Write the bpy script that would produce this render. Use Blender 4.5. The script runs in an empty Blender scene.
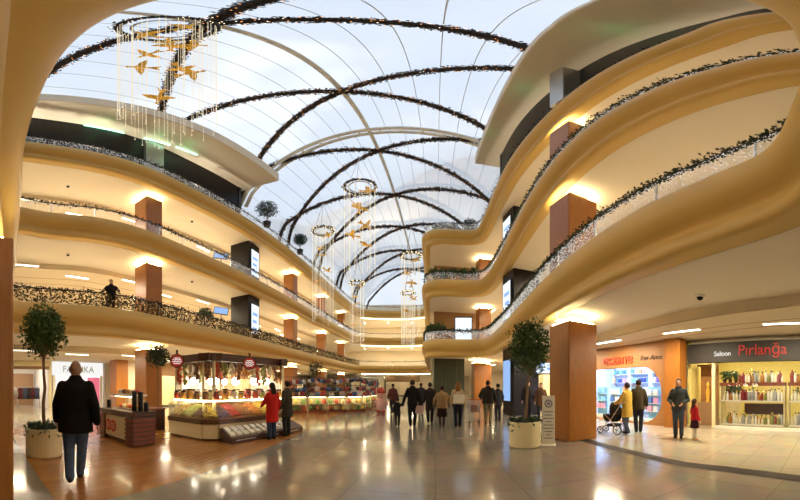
import bpy, bmesh, math, random
from mathutils import Vector, Matrix, geometry
random.seed(7)
S = bpy.context.scene
COL = S.collection
PI = math.pi
F, HY, EYE = 272.0, 387.0, 1.5          # the photo is a wide panorama: pixels per radian, horizon row, eye height

def az(px): return (px - 400.0) / F
def PX(px, D, z=0.0):
    a = az(px); return Vector((D * math.sin(a), D * math.cos(a), z))
def PD(px, py, D): return PX(px, D, EYE + D * math.tan((HY - py) / F))

# ------------------------------------------------------------------ materials
MATS = {}
def new_mat(name):
    m = bpy.data.materials.new(name); m.use_nodes = True
    nt = m.node_tree; nt.nodes.clear()
    out = nt.nodes.new('ShaderNodeOutputMaterial')
    MATS[name] = m
    return m, nt, out
def bsdf(nt, out, col, rough=.5, metal=0., spec=.5):
    b = nt.nodes.new('ShaderNodeBsdfPrincipled')
    b.inputs['Base Color'].default_value = (*col, 1); b.inputs['Roughness'].default_value = rough
    b.inputs['Metallic'].default_value = metal; b.inputs['Specular IOR Level'].default_value = spec
    nt.links.new(b.outputs[0], out.inputs[0]); return b
def plain(name, col, rough=.5, metal=0., var=.12, scale=6., bump=0., emit=0., ecol=None, spec=.5):
    m, nt, out = new_mat(name)
    b = bsdf(nt, out, col, rough, metal, spec)
    tc = nt.nodes.new('ShaderNodeTexCoord'); n = nt.nodes.new('ShaderNodeTexNoise')
    n.inputs['Scale'].default_value = scale; n.inputs['Detail'].default_value = 4
    nt.links.new(tc.outputs['Object'], n.inputs['Vector'])
    if var:
        mx = nt.nodes.new('ShaderNodeMix'); mx.data_type = 'RGBA'
        mx.inputs['A'].default_value = (*[c * (1 - var) for c in col], 1)
        mx.inputs['B'].default_value = (*[min(1, c * (1 + var)) for c in col], 1)
        nt.links.new(n.outputs['Fac'], mx.inputs['Factor']); nt.links.new(mx.outputs['Result'], b.inputs['Base Color'])
    if bump:
        bp = nt.nodes.new('ShaderNodeBump'); bp.inputs['Strength'].default_value = bump
        nt.links.new(n.outputs['Fac'], bp.inputs['Height']); nt.links.new(bp.outputs[0], b.inputs['Normal'])
    if emit:
        b.inputs['Emission Color'].default_value = (*(ecol or col), 1); b.inputs['Emission Strength'].default_value = emit
    return m
def lamp(name, col, s, sample=True):
    m, nt, out = new_mat(name)
    e = nt.nodes.new('ShaderNodeEmission'); e.inputs[0].default_value = (*col, 1); e.inputs[1].default_value = s
    nt.links.new(e.outputs[0], out.inputs[0])
    if not sample: m.cycles.emission_sampling = 'NONE'
    return m
def glass(name, tint=(1, 1, 1), gloss=.1, rough=.03, milk=0.):
    m, nt, out = new_mat(name)
    t = nt.nodes.new('ShaderNodeBsdfTransparent'); t.inputs[0].default_value = (*tint, 1)
    g = nt.nodes.new('ShaderNodeBsdfGlossy'); g.inputs['Roughness'].default_value = rough
    fr = nt.nodes.new('ShaderNodeLayerWeight'); fr.inputs['Blend'].default_value = .25
    mp = nt.nodes.new('ShaderNodeMath'); mp.operation = 'MULTIPLY_ADD'
    mp.inputs[1].default_value = .45; mp.inputs[2].default_value = gloss
    nt.links.new(fr.outputs['Fresnel'], mp.inputs[0])
    mx = nt.nodes.new('ShaderNodeMixShader')
    nt.links.new(mp.outputs[0], mx.inputs[0]); nt.links.new(t.outputs[0], mx.inputs[1]); nt.links.new(g.outputs[0], mx.inputs[2])
    last = mx
    if milk:
        d = nt.nodes.new('ShaderNodeBsdfTranslucent'); d.inputs[0].default_value = (.85, .9, .97, 1)
        m2 = nt.nodes.new('ShaderNodeMixShader'); m2.inputs[0].default_value = milk
        nt.links.new(mx.outputs[0], m2.inputs[1]); nt.links.new(d.outputs[0], m2.inputs[2]); last = m2
    nt.links.new(last.outputs[0], out.inputs[0]); return m
def wood(name, c1, c2, rough=.4, scale=(6, 6, .6)):
    m, nt, out = new_mat(name); b = bsdf(nt, out, c1, rough)
    tc = nt.nodes.new('ShaderNodeTexCoord'); mp = nt.nodes.new('ShaderNodeMapping'); mp.inputs['Scale'].default_value = scale
    n = nt.nodes.new('ShaderNodeTexNoise'); n.inputs['Scale'].default_value = 4; n.inputs['Detail'].default_value = 7; n.inputs['Distortion'].default_value = .4
    r = nt.nodes.new('ShaderNodeValToRGB'); r.color_ramp.elements[0].color = (*c1, 1); r.color_ramp.elements[1].color = (*c2, 1)
    r.color_ramp.elements[0].position = .3; r.color_ramp.elements[1].position = .7
    nt.links.new(tc.outputs['Object'], mp.inputs[0]); nt.links.new(mp.outputs[0], n.inputs['Vector'])
    nt.links.new(n.outputs['Fac'], r.inputs[0]); nt.links.new(r.outputs[0], b.inputs['Base Color']); return m
def tiles(name, c1, c2, mortar, w, h, ms=.006, rough=.2, offset=.0, rot=0., bump=.05, spec=.5, coat=0.):
    m, nt, out = new_mat(name); b = bsdf(nt, out, c1, rough, 0, spec)
    tc = nt.nodes.new('ShaderNodeTexCoord'); mp = nt.nodes.new('ShaderNodeMapping'); mp.inputs['Rotation'].default_value[2] = rot
    br = nt.nodes.new('ShaderNodeTexBrick'); br.offset = offset; br.inputs['Scale'].default_value = 1
    br.inputs['Brick Width'].default_value = w; br.inputs['Row Height'].default_value = h; br.inputs['Mortar Size'].default_value = ms
    br.inputs['Color1'].default_value = (*c1, 1); br.inputs['Color2'].default_value = (*c2, 1); br.inputs['Mortar'].default_value = (*mortar, 1)
    n = nt.nodes.new('ShaderNodeTexNoise'); n.inputs['Scale'].default_value = 2.5; n.inputs['Detail'].default_value = 5
    mx = nt.nodes.new('ShaderNodeMix'); mx.data_type = 'RGBA'; mx.blend_type = 'MULTIPLY'; mx.inputs['Factor'].default_value = .35
    nt.links.new(tc.outputs['Object'], mp.inputs[0]); nt.links.new(mp.outputs[0], br.inputs['Vector']); nt.links.new(mp.outputs[0], n.inputs['Vector'])
    nt.links.new(br.outputs['Color'], mx.inputs['A']); nt.links.new(n.outputs['Color'], mx.inputs['B'])
    nt.links.new(mx.outputs['Result'], b.inputs['Base Color'])
    rr = nt.nodes.new('ShaderNodeMapRange'); rr.inputs['To Min'].default_value = rough * .7; rr.inputs['To Max'].default_value = rough * 1.4
    nt.links.new(n.outputs['Fac'], rr.inputs['Value']); nt.links.new(rr.outputs[0], b.inputs['Roughness'])
    b.inputs['Coat Weight'].default_value = coat; b.inputs['Coat Roughness'].default_value = .08
    return m

GOLD = plain('gold_beige_plaster', (.61, .41, .12), .45, var=.04, scale=1.5)
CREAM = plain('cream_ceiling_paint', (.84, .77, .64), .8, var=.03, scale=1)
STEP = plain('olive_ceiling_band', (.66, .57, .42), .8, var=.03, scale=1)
ROOFC = plain('ivory_roof_fascia', (.80, .74, .62), .7, var=.03)
UPFLOOR = plain('pale_gallery_floor', (.76, .70, .60), .6)
WALLC = plain('warm_wall_paint', (.72, .62, .46), .8)
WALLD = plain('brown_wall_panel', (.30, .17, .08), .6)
PILW = wood('orange_wood_veneer', (.29, .10, .012), (.37, .14, .02), .38)
PILC = plain('pillar_core_plaster', (.75, .6, .35), .7)
DARKW = wood('dark_brown_wood', (.045, .014, .008), (.085, .03, .015), .4, (1, 1, 6))
REDW = wood('red_brown_wood', (.16, .03, .012), (.22, .05, .02), .4, (1, 1, 6))
BLACK = plain('black_gloss_panel', (.012, .010, .011), .35, spec=.2)
DGLASS = plain('dark_tinted_glazing', (.006, .006, .007), .4, spec=.15)
METAL = plain('grey_metal', (.45, .45, .45), .35, .9)
DMETAL = plain('dark_metal', (.04, .04, .045), .4, .6)
WHITEM = plain('white_lacquer', (.82, .79, .70), .35, var=.03)
IVORY = plain('ivory_planter_resin', (.80, .70, .42), .4, var=.03)
TUBE = plain('grey_roof_steel', (.80, .78, .70), .5)
CABLE = plain('thin_roof_cable', (.62, .64, .68), .5)
GARL = plain('dark_garland_foliage', (.028, .017, .012), .7, var=.5, scale=20)
GARLG = plain('green_garland_foliage', (.035, .045, .012), .7, var=.5, scale=20)
LEAF = plain('ficus_leaf', (.045, .10, .018), .5, var=.5, scale=9)
LEAFD = plain('dark_shrub_leaf', (.016, .045, .014), .55, var=.5, scale=9)
BARK = wood('bark', (.16, .09, .045), (.24, .15, .08), .8)
SOIL = plain('soil', (.05, .03, .02), .9, var=.4, scale=30)
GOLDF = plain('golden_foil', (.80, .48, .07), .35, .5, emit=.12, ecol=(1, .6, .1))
RAILG = glass('railing_glass', (.96, .97, .96), .05)
SHOPG = glass('shop_glass', (.97, .98, .98), .03)
CASEG = glass('case_glass', (.97, .98, .96), .05)
ROOFG = glass('roof_glazing', (.93, .96, 1.0), .02, .2, milk=.22)
BULB = lamp('warm_fairy_light', (1, .78, .42), 5., False)
BULBW = lamp('white_fairy_light', (1, .90, .72), 3.0, False)
BULBR = lamp('amber_fairy_light', (1, .40, .12), 2.2, False)
LINE = lamp('linear_lamp_diffuser', (1, .90, .70), 7.0)
UPL = lamp('pillar_uplight_lens', (1, .80, .42), 45.0)
GREENL = lamp('green_led_strip', (.45, 1, .62), 3.0)
GLOBE = lamp('pendant_globe_light', (1, .90, .68), 16.0)
TRAYL = lamp('display_strip_light', (1, .84, .50), 17.0)
SCREENW = lamp('lit_screen', (.82, .92, 1.0), 1.3)
SCREENB = lamp('lit_blue_screen', (.35, .55, .95), 1.0)
TILE = tiles('grey_polished_tile', (.29, .255, .205), (.33, .29, .235), (.22, .19, .155), 1.2, 1.2, .008, .16, 0, .13, coat=.3)
TILEL = tiles('cream_polished_tile', (.47, .415, .31), (.51, .45, .34), (.33, .28, .20), .8, .8, .008, .18, 0, .0, coat=.3)
WOODF = tiles('parquet_floor', (.56, .235, .055), (.46, .18, .04), (.28, .11, .03), 1.4, .16, .004, .22, .37, PI / 2, coat=.25)
STRIP = tiles('dark_brown_stone', (.035, .024, .017), (.05, .035, .025), (.03, .02, .02), .5, .5, .004, .6, spec=.2)

# ------------------------------------------------------------------ mesh builder
class MB:
    def __init__(s): s.v, s.f = [], []
    def add(s, vs, fs):
        o = len(s.v); s.v += [tuple(v) for v in vs]; s.f += [[i + o for i in f] for f in fs]; return s
    def bb(s, x0, y0, z0, x1, y1, z1):
        return s.add([(x0, y0, z0), (x1, y0, z0), (x1, y1, z0), (x0, y1, z0), (x0, y0, z1), (x1, y0, z1), (x1, y1, z1), (x0, y1, z1)],
                     [(3, 2, 1, 0), (4, 5, 6, 7), (0, 1, 5, 4), (1, 2, 6, 5), (2, 3, 7, 6), (3, 0, 4, 7)])
    def box(s, c, d, M=None):
        t = MB().bb(-d[0] / 2, -d[1] / 2, -d[2] / 2, d[0] / 2, d[1] / 2, d[2] / 2)
        c = Vector(c)
        return s.add([c + (M @ Vector(v) if M else Vector(v)) for v in t.v], t.f)
    def prism(s, poly, z0, z1):
        n = len(poly)
        return s.add([(p[0], p[1], z0) for p in poly] + [(p[0], p[1], z1) for p in poly],
                     [list(range(n))[::-1], list(range(n, 2 * n))] + [(i, (i + 1) % n, n + (i + 1) % n, n + i) for i in range(n)])
    def tube(s, pts, r, n=8, cap=True, closed=False):
        pts = [Vector(p) for p in pts]; N = len(pts)
        R = r if isinstance(r, (list, tuple)) else [r] * N
        vs, fs = [], []; up = None
        for i, p in enumerate(pts):
            a = pts[(i - 1) % N] if closed or i > 0 else p; b = pts[(i + 1) % N] if closed or i < N - 1 else p
            t = (b - a).normalized() if (b - a).length > 1e-9 else Vector((0, 0, 1))
            if up is None:
                up = Vector((0, 0, 1)) if abs(t.z) < .9 else Vector((1, 0, 0))
            u = (up - t * up.dot(t)); u = u.normalized() if u.length > 1e-6 else t.orthogonal().normalized()
            w = t.cross(u); up = u
            for k in range(n):
                q = 2 * PI * k / n; vs.append(p + (u * math.cos(q) + w * math.sin(q)) * R[i])
        for i in range(N if closed else N - 1):
            j = (i + 1) % N
            for k in range(n): fs.append((i * n + k, i * n + (k + 1) % n, j * n + (k + 1) % n, j * n + k))
        if cap and not closed: fs += [list(range(n))[::-1], list(range((N - 1) * n, N * n))]
        return s.add(vs, fs)
    def lathe(s, prof, n=24, c=(0, 0, 0)):
        vs, fs = [], []
        for r, z in prof:
            for k in range(n):
                q = 2 * PI * k / n; vs.append((c[0] + r * math.cos(q), c[1] + r * math.sin(q), c[2] + z))
        for i in range(len(prof) - 1):
            for k in range(n): fs.append((i * n + k, i * n + (k + 1) % n, (i + 1) * n + (k + 1) % n, (i + 1) * n + k))
        fs += [list(range(n))[::-1], list(range((len(prof) - 1) * n, len(prof) * n))]
        return s.add(vs, fs)
    def ell(s, c, r, nu=12, nv=8, M=None):
        c = Vector(c); r = r if isinstance(r, (list, tuple)) else (r, r, r)
        vs = [Vector((0, 0, -r[2]))]; fs = []
        for j in range(1, nv):
            a = -PI / 2 + PI * j / nv
            for k in range(nu):
                q = 2 * PI * k / nu; vs.append(Vector((r[0] * math.cos(a) * math.cos(q), r[1] * math.cos(a) * math.sin(q), r[2] * math.sin(a))))
        vs.append(Vector((0, 0, r[2])))
        for k in range(nu): fs.append((0, 1 + (k + 1) % nu, 1 + k))
        for j in range(nv - 2):
            for k in range(nu): fs.append((1 + j * nu + k, 1 + j * nu + (k + 1) % nu, 1 + (j + 1) * nu + (k + 1) % nu, 1 + (j + 1) * nu + k))
        b = 1 + (nv - 2) * nu; t = len(vs) - 1
        for k in range(nu): fs.append((b + k, b + (k + 1) % nu, t))
        return s.add([c + (M @ v if M else v) for v in vs], fs)
    def loft(s, rings, n=16):          # rings: (cx, cy, z, rx, ry)
        vs, fs = [], []
        for cx, cy, z, rx, ry in rings:
            for k in range(n):
                q = 2 * PI * k / n; vs.append((cx + rx * math.cos(q), cy + ry * math.sin(q), z))
        for i in range(len(rings) - 1):
            for k in range(n): fs.append((i * n + k, i * n + (k + 1) % n, (i + 1) * n + (k + 1) % n, (i + 1) * n + k))
        fs += [list(range(n))[::-1], list(range((len(rings) - 1) * n, len(rings) * n))]
        return s.add(vs, fs)
    def oct(s, c, r):
        x, y, z = c
        return s.add([(x + r, y, z), (x - r, y, z), (x, y + r, z), (x, y - r, z), (x, y, z + r), (x, y, z - r)],
                     [(0, 2, 4), (2, 1, 4), (1, 3, 4), (3, 0, 4), (2, 0, 5), (1, 2, 5), (3, 1, 5), (0, 3, 5)])
    def leaf(s, p, L, W=None):
        W = W or L * .45
        d = Vector((random.gauss(0, 1), random.gauss(0, 1), random.gauss(0, .7))).normalized()
        u = d.orthogonal().normalized(); w = d.cross(u); a = random.random() * 6.28
        u2 = u * math.cos(a) + w * math.sin(a); n = d.cross(u2); p = Vector(p)
        return s.add([p, p + d * L * .5 + u2 * W * .5 + n * L * .08, p + d * L, p + d * L * .5 - u2 * W * .5 + n * L * .08], [(0, 1, 2, 3)])
    def build(s, name, mat, parent=None, at=None, smooth=False, bevel=0., rz=0.):
        me = bpy.data.meshes.new(name); me.from_pydata(s.v, [], s.f); me.update()
        if bevel:
            bm = bmesh.new(); bm.from_mesh(me)
            es = [e for e in bm.edges if len(e.link_faces) == 2 and e.calc_face_angle(0) > .5]
            bmesh.ops.bevel(bm, geom=es, offset=bevel, segments=2, affect='EDGES', profile=.5, clamp_overlap=True)
            bm.to_mesh(me); bm.free()
        if smooth: me.shade_smooth()
        if mat: me.materials.append(mat)
        o = bpy.data.objects.new(name, me); COL.objects.link(o)
        if parent: o.parent = parent
        if at is not None: o.location = at
        if rz: o.rotation_euler = (0, 0, rz)
        return o
def tag(o, label=None, cat=None, group=None, kind=None):
    if label: o['label'] = label
    if cat: o['category'] = cat
    if group: o['group'] = group
    if kind: o['kind'] = kind
    return o
def thing(name, label, cat, loc=(0, 0, 0), rz=0., group=None):
    o = bpy.data.objects.new(name, None); COL.objects.link(o); o.location = loc; o.rotation_euler = (0, 0, rz); o.empty_display_size = .2
    return tag(o, label, cat, group)
KIDS = {}
def dup(root, loc, label, rz=None, scale=None, group=None):
    if root.name not in KIDS:
        KIDS[root.name] = [(c, list(c.children)) for c in root.children]
    r = root.copy(); COL.objects.link(r); r.location = loc; r['label'] = label
    if rz is not None: r.rotation_euler = (0, 0, rz)
    if scale: r.scale = (scale,) * 3
    if group: r['group'] = group
    for ch, gs in KIDS[root.name]:
        c = ch.copy(); COL.objects.link(c); c.parent = r
        for g in gs:
            d = g.copy(); COL.objects.link(d); d.parent = c
    return r
def text_mesh(name, body, size, mat, parent=None, loc=(0, 0, 0), rot=(PI / 2, 0, 0), ext=.02, align='CENTER', shear=0.):
    cu = bpy.data.curves.new(name, 'FONT'); cu.body = body; cu.size = size; cu.extrude = ext; cu.align_x = align; cu.align_y = 'CENTER'; cu.shear = shear
    t = bpy.data.objects.new('tmp', cu); COL.objects.link(t)
    dg = bpy.context.evaluated_depsgraph_get()
    me = bpy.data.meshes.new_from_object(t.evaluated_get(dg)); bpy.data.objects.remove(t)
    me.materials.clear(); me.materials.append(mat)
    o = bpy.data.objects.new(name, me); COL.objects.link(o); o.parent = parent; o.location = loc; o.rotation_euler = rot
    return o
ORD = 'first second third fourth fifth sixth seventh eighth ninth tenth eleventh twelfth thirteenth fourteenth fifteenth sixteenth seventeenth eighteenth nineteenth twentieth'.split()
ORD += ['twenty-' + o for o in ORD[:9]] + ['thirtieth'] + ['thirty-' + o for o in ORD[:9]]
def light(name, kind, loc, energy, col, size=None, rot=(0, 0, 0), size_y=None, spread=None, radius=None):
    l = bpy.data.lights.new(name, kind); l.energy = energy; l.color = col
    if kind == 'AREA':
        l.shape = 'RECTANGLE' if size_y else 'SQUARE'; l.size = size
        if size_y: l.size_y = size_y
        if spread: l.spread = spread
    if radius is not None: l.shadow_soft_size = radius
    o = bpy.data.objects.new(name, l); COL.objects.link(o); o.location = loc; o.rotation_euler = rot
    return o

# ------------------------------------------------------------------ camera and sky
cam = bpy.data.cameras.new('camera'); cam.type = 'PANO'; cam.panorama_type = 'EQUIRECTANGULAR'
cam.longitude_min = -400 / F; cam.longitude_max = 400 / F; cam.latitude_max = HY / F; cam.latitude_min = -(500 - HY) / F
cam.clip_start = .02; cam.clip_end = 300
co = bpy.data.objects.new('camera', cam); COL.objects.link(co); co.location = (0, 0, EYE); co.rotation_euler = (PI / 2, 0, 0)
S.camera = co
S.view_settings.view_transform = 'Standard'; S.view_settings.look = 'None'; S.view_settings.gamma = 1; S.view_settings.use_curve_mapping = False
S.view_settings.exposure = EXPO = 0.0
S.cycles.max_bounces = 10; S.cycles.diffuse_bounces = 5; S.cycles.transparent_max_bounces = 24; S.cycles.sample_clamp_indirect = 6.0
S.cycles.use_denoising = True
w = bpy.data.worlds.new('sky'); S.world = w; w.use_nodes = True; nt = w.node_tree; nt.nodes.clear()
wo = nt.nodes.new('ShaderNodeOutputWorld'); bg = nt.nodes.new('ShaderNodeBackground'); bg.inputs[1].default_value = 1.0
tc = nt.nodes.new('ShaderNodeTexCoord'); n = nt.nodes.new('ShaderNodeTexNoise'); n.inputs['Scale'].default_value = 2.6; n.inputs['Detail'].default_value = 3
r = nt.nodes.new('ShaderNodeValToRGB'); e = r.color_ramp.elements
e[0].position = .36; e[0].color = (.78, .87, 1.0, 1); e[1].position = .66; e[1].color = (1.4, 1.42, 1.42, 1)
x = e.new(.5); x.color = (.88, .94, 1.02, 1)
nt.links.new(tc.outputs['Generated'], n.inputs['Vector']); nt.links.new(n.outputs['Fac'], r.inputs[0]); nt.links.new(r.outputs[0], bg.inputs[0]); nt.links.new(bg.outputs[0], wo.inputs[0])
# ------------------------------------------------------------------ the building: plan curves of the atrium void (clockwise)
FL = 4.5
def rnd(p): return [Vector((a, b)) for a, b in p]
RIGHT = rnd([(4.4, 40), (3.4, 33), (2.6, 26), (1.95, 20.6), (2.0, 19.2), (2.9, 18.6), (4.4, 18.5), (5.5, 18.0), (5.75, 16.6), (5.35, 13.2), (4.85, 10.4), (4.15, 6.8), (3.75, 4.5), (3.48, 2.7), (3.22, 1.35)])
RIGHT3 = rnd([(4.4, 40), (3.4, 33), (2.6, 26), (1.95, 20.6), (2.0, 19.2), (2.9, 18.6), (4.4, 18.5), (5.3, 18.0), (5.4, 16.6), (4.95, 13.0), (4.6, 10.4), (4.28, 6.9), (3.98, 4.65), (3.62, 2.85), (3.2, 1.6)])
NEAR1 = rnd([(2.75, .4), (1.7, -.1), (.7, -.2), (-.36, -.02), (-1.4, .08), (-2.5, .17), (-3.6, .34), (-6.2, .68), (-9.0, .98)])
NEAR2 = rnd([(2.95, .3), (2.8, -1.2), (1.5, -2.6), (-2, -3), (-6, -2.6), (-9.0, -1.6), (-10.2, -.2)])
NEAR3 = rnd([(2.65, .62), (2.1, -1.2), (1.0, -2.6), (-2, -3), (-6, -2.6), (-9.0, -1.6), (-10.1, -.2)])
LEFT = rnd([(-10.0, 1.5), (-10.15, 3.0), (-9.85, 5.0), (-9.75, 6.8), (-9.85, 10.7), (-9.5, 16.3), (-9.2, 20), (-8.7, 26), (-8.0, 32), (-7.2, 38)])
LEFT3 = rnd([(-9.7, 1.5), (-9.7, 3.0), (-9.6, 5.0), (-9.55, 6.8), (-9.6, 10.7), (-9.2, 16.3), (-8.9, 20), (-8.4, 26), (-7.8, 32), (-7.0, 38)])
END = rnd([(-6.2, 41.0), (-3, 42.6), (1.5, 42.6)])
SUB = 8
def loop(R, N, L):
    ctrl = R + N + L + END; n = len(ctrl); out = []
    for i in range(n):
        p0, p1, p2, p3 = ctrl[i - 1], ctrl[i], ctrl[(i + 1) % n], ctrl[(i + 2) % n]
        for k in range(SUB):
            t = k / SUB
            out.append(.5 * (2 * p1 + (p2 - p0) * t + (2 * p0 - 5 * p1 + 4 * p2 - p3) * t * t + (3 * p1 - p0 - 3 * p2 + p3) * t ** 3))
    nr, nn, nl = len(R) * SUB, len(N) * SUB, len(L) * SUB
    return out, (0, nr), (nr, nr + nn), (nr + nn, nr + nn + nl), (nr + nn + nl, n * SUB)
LOOPS = [None, loop(RIGHT, NEAR1, LEFT), loop(RIGHT, NEAR2, LEFT), loop(RIGHT3, NEAR3, LEFT3)]
def normals(c):
    n = len(c); out = []
    for i in range(n):
        t = (c[(i + 1) % n] - c[i - 1]).normalized(); out.append(Vector((t.y, -t.x)))
    return out
def off(c, d): return [p + q * d for p, q in zip(c, normals(c))]
def holed(outer, hole, z, name, mat, down):
    polys = [[Vector((p[0], p[1], 0)) for p in outer], [Vector((p[0], p[1], 0)) for p in hole]]
    tri = geometry.tessellate_polygon(polys); vs = [(v.x, v.y, z) for pl in polys for v in pl]
    return tag(MB().add(vs, [list(t) for t in tri]).build(name, mat), kind='structure')
OUTER = [(-18, -8), (13, -8), (13, 50), (-18, 50)]
PROF = [(-.4, -.03), (-.12, .0), (-.12, .30), (-.04, .36), (.08, .35), (.19, .27), (.27, .13), (.30, -.03), (.28, -.18), (.21, -.31), (.10, -.40), (.02, -.46), (-.02, -.54), (.01, -.63), (.07, -.72), (.07, -.82), (.02, -.89), (-.05, -.90), (-.3, -.90), (-.4, -.86)]
for lv in (1, 2, 3):
    c = LOOPS[lv][0]; nm = normals(c); Z = FL * lv; n = len(c)
    mb = MB(); vs = [(c[i].x + nm[i].x * o, c[i].y + nm[i].y * o, Z + z) for i in range(n) for o, z in PROF]; m = len(PROF)
    fs = [(i * m + k, ((i + 1) % n) * m + k, ((i + 1) % n) * m + k + 1, i * m + k + 1) for i in range(n) for k in range(m - 1)]
    tag(mb.add(vs, fs).build('trim_%d' % lv, GOLD, smooth=True), kind='structure')
    holed(OUTER, off(c, -.3), Z, 'floor_gallery_%d' % lv, UPFLOOR, False)
    holed(OUTER, off(c, -.32), Z - .9, 'ceiling_%d' % lv, CREAM, True)
    # the lower olive band towards the shops, both sides
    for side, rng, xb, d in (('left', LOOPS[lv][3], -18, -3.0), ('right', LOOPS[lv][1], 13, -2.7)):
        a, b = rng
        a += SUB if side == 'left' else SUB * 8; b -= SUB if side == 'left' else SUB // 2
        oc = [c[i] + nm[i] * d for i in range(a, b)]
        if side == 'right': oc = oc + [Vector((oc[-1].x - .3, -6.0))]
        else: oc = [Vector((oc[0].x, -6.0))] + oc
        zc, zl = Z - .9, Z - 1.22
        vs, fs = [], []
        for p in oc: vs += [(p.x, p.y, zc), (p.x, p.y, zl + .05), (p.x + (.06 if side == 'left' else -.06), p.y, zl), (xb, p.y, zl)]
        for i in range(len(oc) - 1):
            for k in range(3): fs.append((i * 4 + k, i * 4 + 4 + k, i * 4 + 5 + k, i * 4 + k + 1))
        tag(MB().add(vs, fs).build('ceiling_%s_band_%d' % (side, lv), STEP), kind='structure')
        # dark slot line along the lower band
        gm = MB()
        gp = [Vector((p.x + (-1.3 if side == 'left' else 1.0), p.y)) for p in oc]
        gm.add([(p.x + dx, p.y, zl - .004) for p in gp for dx in (-.03, .03)], [(2 * i, 2 * i + 1, 2 * i + 3, 2 * i + 2) for i in range(len(gp) - 1)])
        gp = [Vector((p.x + (-2.2 if side == 'left' else 1.6), p.y)) for p in oc]
        gm.add([(p.x + dx, p.y, zl - .004) for p in gp for dx in (-.03, .03)], [(2 * i, 2 * i + 1, 2 * i + 3, 2 * i + 2) for i in range(len(gp) - 1)])
        tag(gm.build('ceiling_%s_slot_%d' % (side, lv), WALLD), kind='structure')

# ground: tile everywhere, parquet on the left, pale tile and a dark stone strip on the right
def flat(name, poly, z, mat): return tag(MB().add([(p[0], p[1], z) for p in poly], [list(range(len(poly)))]).build(name, mat), kind='structure')
tag(MB().bb(-23, -9, -.3, 14, 51, 0).build('floor', TILE), kind='structure')
flat('floor_parquet', [(-9.6, 1.25), (-3.0, 1.0), (-3.15, 9), (-3.3, 15), (-3.1, 24), (-2.6, 33), (-9.0, 33)], .004, WOODF)
STR = [PX(800, 4.13), PX(760, 4.4), PX(720, 4.7), PX(680, 5.0), PX(640, 5.7), PX(600, 6.75), PX(575, 7.75), PX(555, 9.2), PX(540, 11), PX(528, 13.5)]
STR = [Vector((4.2, -7, 0)), Vector((4.15, -2, 0))] + STR
flat('floor_gallery_right', [(p.x + .2, p.y) for p in STR] + [(6.4, 17), (6.8, 30), (13, 30), (13, -7)], .004, TILEL)
vs = [(p.x + dx, p.y, .008) for p in STR for dx in (.0, .3)]
tag(MB().add(vs, [(2 * i, 2 * i + 1, 2 * i + 3, 2 * i + 2) for i in range(len(STR) - 1)]).build('floor_strip', STRIP), kind='structure')
flat('floor_gallery_left', [(-18, -7), (-9.6, -7), (-9.6, 33), (-18, 33)], .004, TILEL)
# outer walls of the upper galleries
for name, x0, y0, x1, y1, m in (('wall_left', -18.3, -8, -18, 50, WALLC), ('wall_right', 13, -8, 13.3, 50, WALLC), ('wall_back', -18, 50, 13, 50.3, WALLC), ('wall_front', -18.3, -8.3, 13.3, -8, WALLC)):
    tag(MB().bb(x0, y0, 3.4 if name == 'wall_left' else 0, x1, y1, 17.9 if name in ('wall_right', 'wall_front') else 17.1).build(name, m), kind='structure')

# roof slabs over the near part and the dark glazed storey under them
RL = [(-7.1, 14.9), (-7.35, 12), (-7.6, 9), (-8.0, 5.6), (-8.35, 3.5), (-8.65, 1.6), (-8.9, -1), (-9.0, -8), (-18.3, -8), (-18.3, 14.9)]
RR = [(3.95, 14.0), (3.65, 11.5), (3.3, 9), (2.95, 7), (2.55, 5.2), (2.1, 3.4), (1.65, 2.0), (1.2, 1.0), (.4, -.5), (-.6, -2.2), (-.6, -8), (13.3, -8), (13.3, 14.0)]
RR = [(x * 1.05, y * 1.05) if x < 13 and y > -8 else (x, y * 1.05 if y > 0 else y) for x, y in RR]
ZR_ = 17.9
for s, poly, zb in (('left', RL, 17.1), ('right', RR, ZR_)):
    tag(MB().prism(poly, zb, zb + .9).build('ceiling_roof_%s' % s, ROOFC, bevel=.05), kind='structure')
tag(MB().bb(-9.0, -8, 17.1, -.6, -2.3, 18.0).build('ceiling_roof_front', ROOFC), kind='structure')
c3, rR, rN, rL, rE = LOOPS[3]; n3 = normals(c3)
def wallstrip(name, pts, z0, z1, mat, th):
    mb = MB()
    for a, b in zip(pts[:-1], pts[1:]):
        t = (b - a).normalized(); q = Vector((t.y, -t.x)) * th
        mb.add([(a.x, a.y, z0), (b.x, b.y, z0), (b.x - q.x, b.y - q.y, z0), (a.x - q.x, a.y - q.y, z0), (a.x, a.y, z1), (b.x, b.y, z1), (b.x - q.x, b.y - q.y, z1), (a.x - q.x, a.y - q.y, z1)],
               [(3, 2, 1, 0), (4, 5, 6, 7), (0, 1, 5, 4), (1, 2, 6, 5), (2, 3, 7, 6), (3, 0, 4, 7)])
    return tag(mb.build(name, mat), kind='structure')
pl = [c3[i] - n3[i] * .3 for i in range(*rL) if c3[i].y < 14.6]; pr = [c3[i] - n3[i] * .2 for i in range(*rR) if c3[i].y < 13.6]
wallstrip('window_left_gallery', [Vector((pl[0].x, -8))] + pl, 13.5, 17.1, DGLASS, .2)
wallstrip('window_right_gallery', pr + [Vector((pr[-1].x, -8))], 13.5, ZR_, DGLASS, .2)
tag(MB().bb(-18, 14.3, 13.5, pl[-1].x + .05, 14.55, 17.1).build('wall_left_gallery_end', BLACK), kind='structure')
tag(MB().bb(pr[0].x - .05, 13.2, 13.5, 13, 13.4, ZR_).build('wall_right_gallery_end', BLACK), kind='structure')
for s, pts, sg in (('left', pl, 1), ('right', pr, 1)):
    pass

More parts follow.
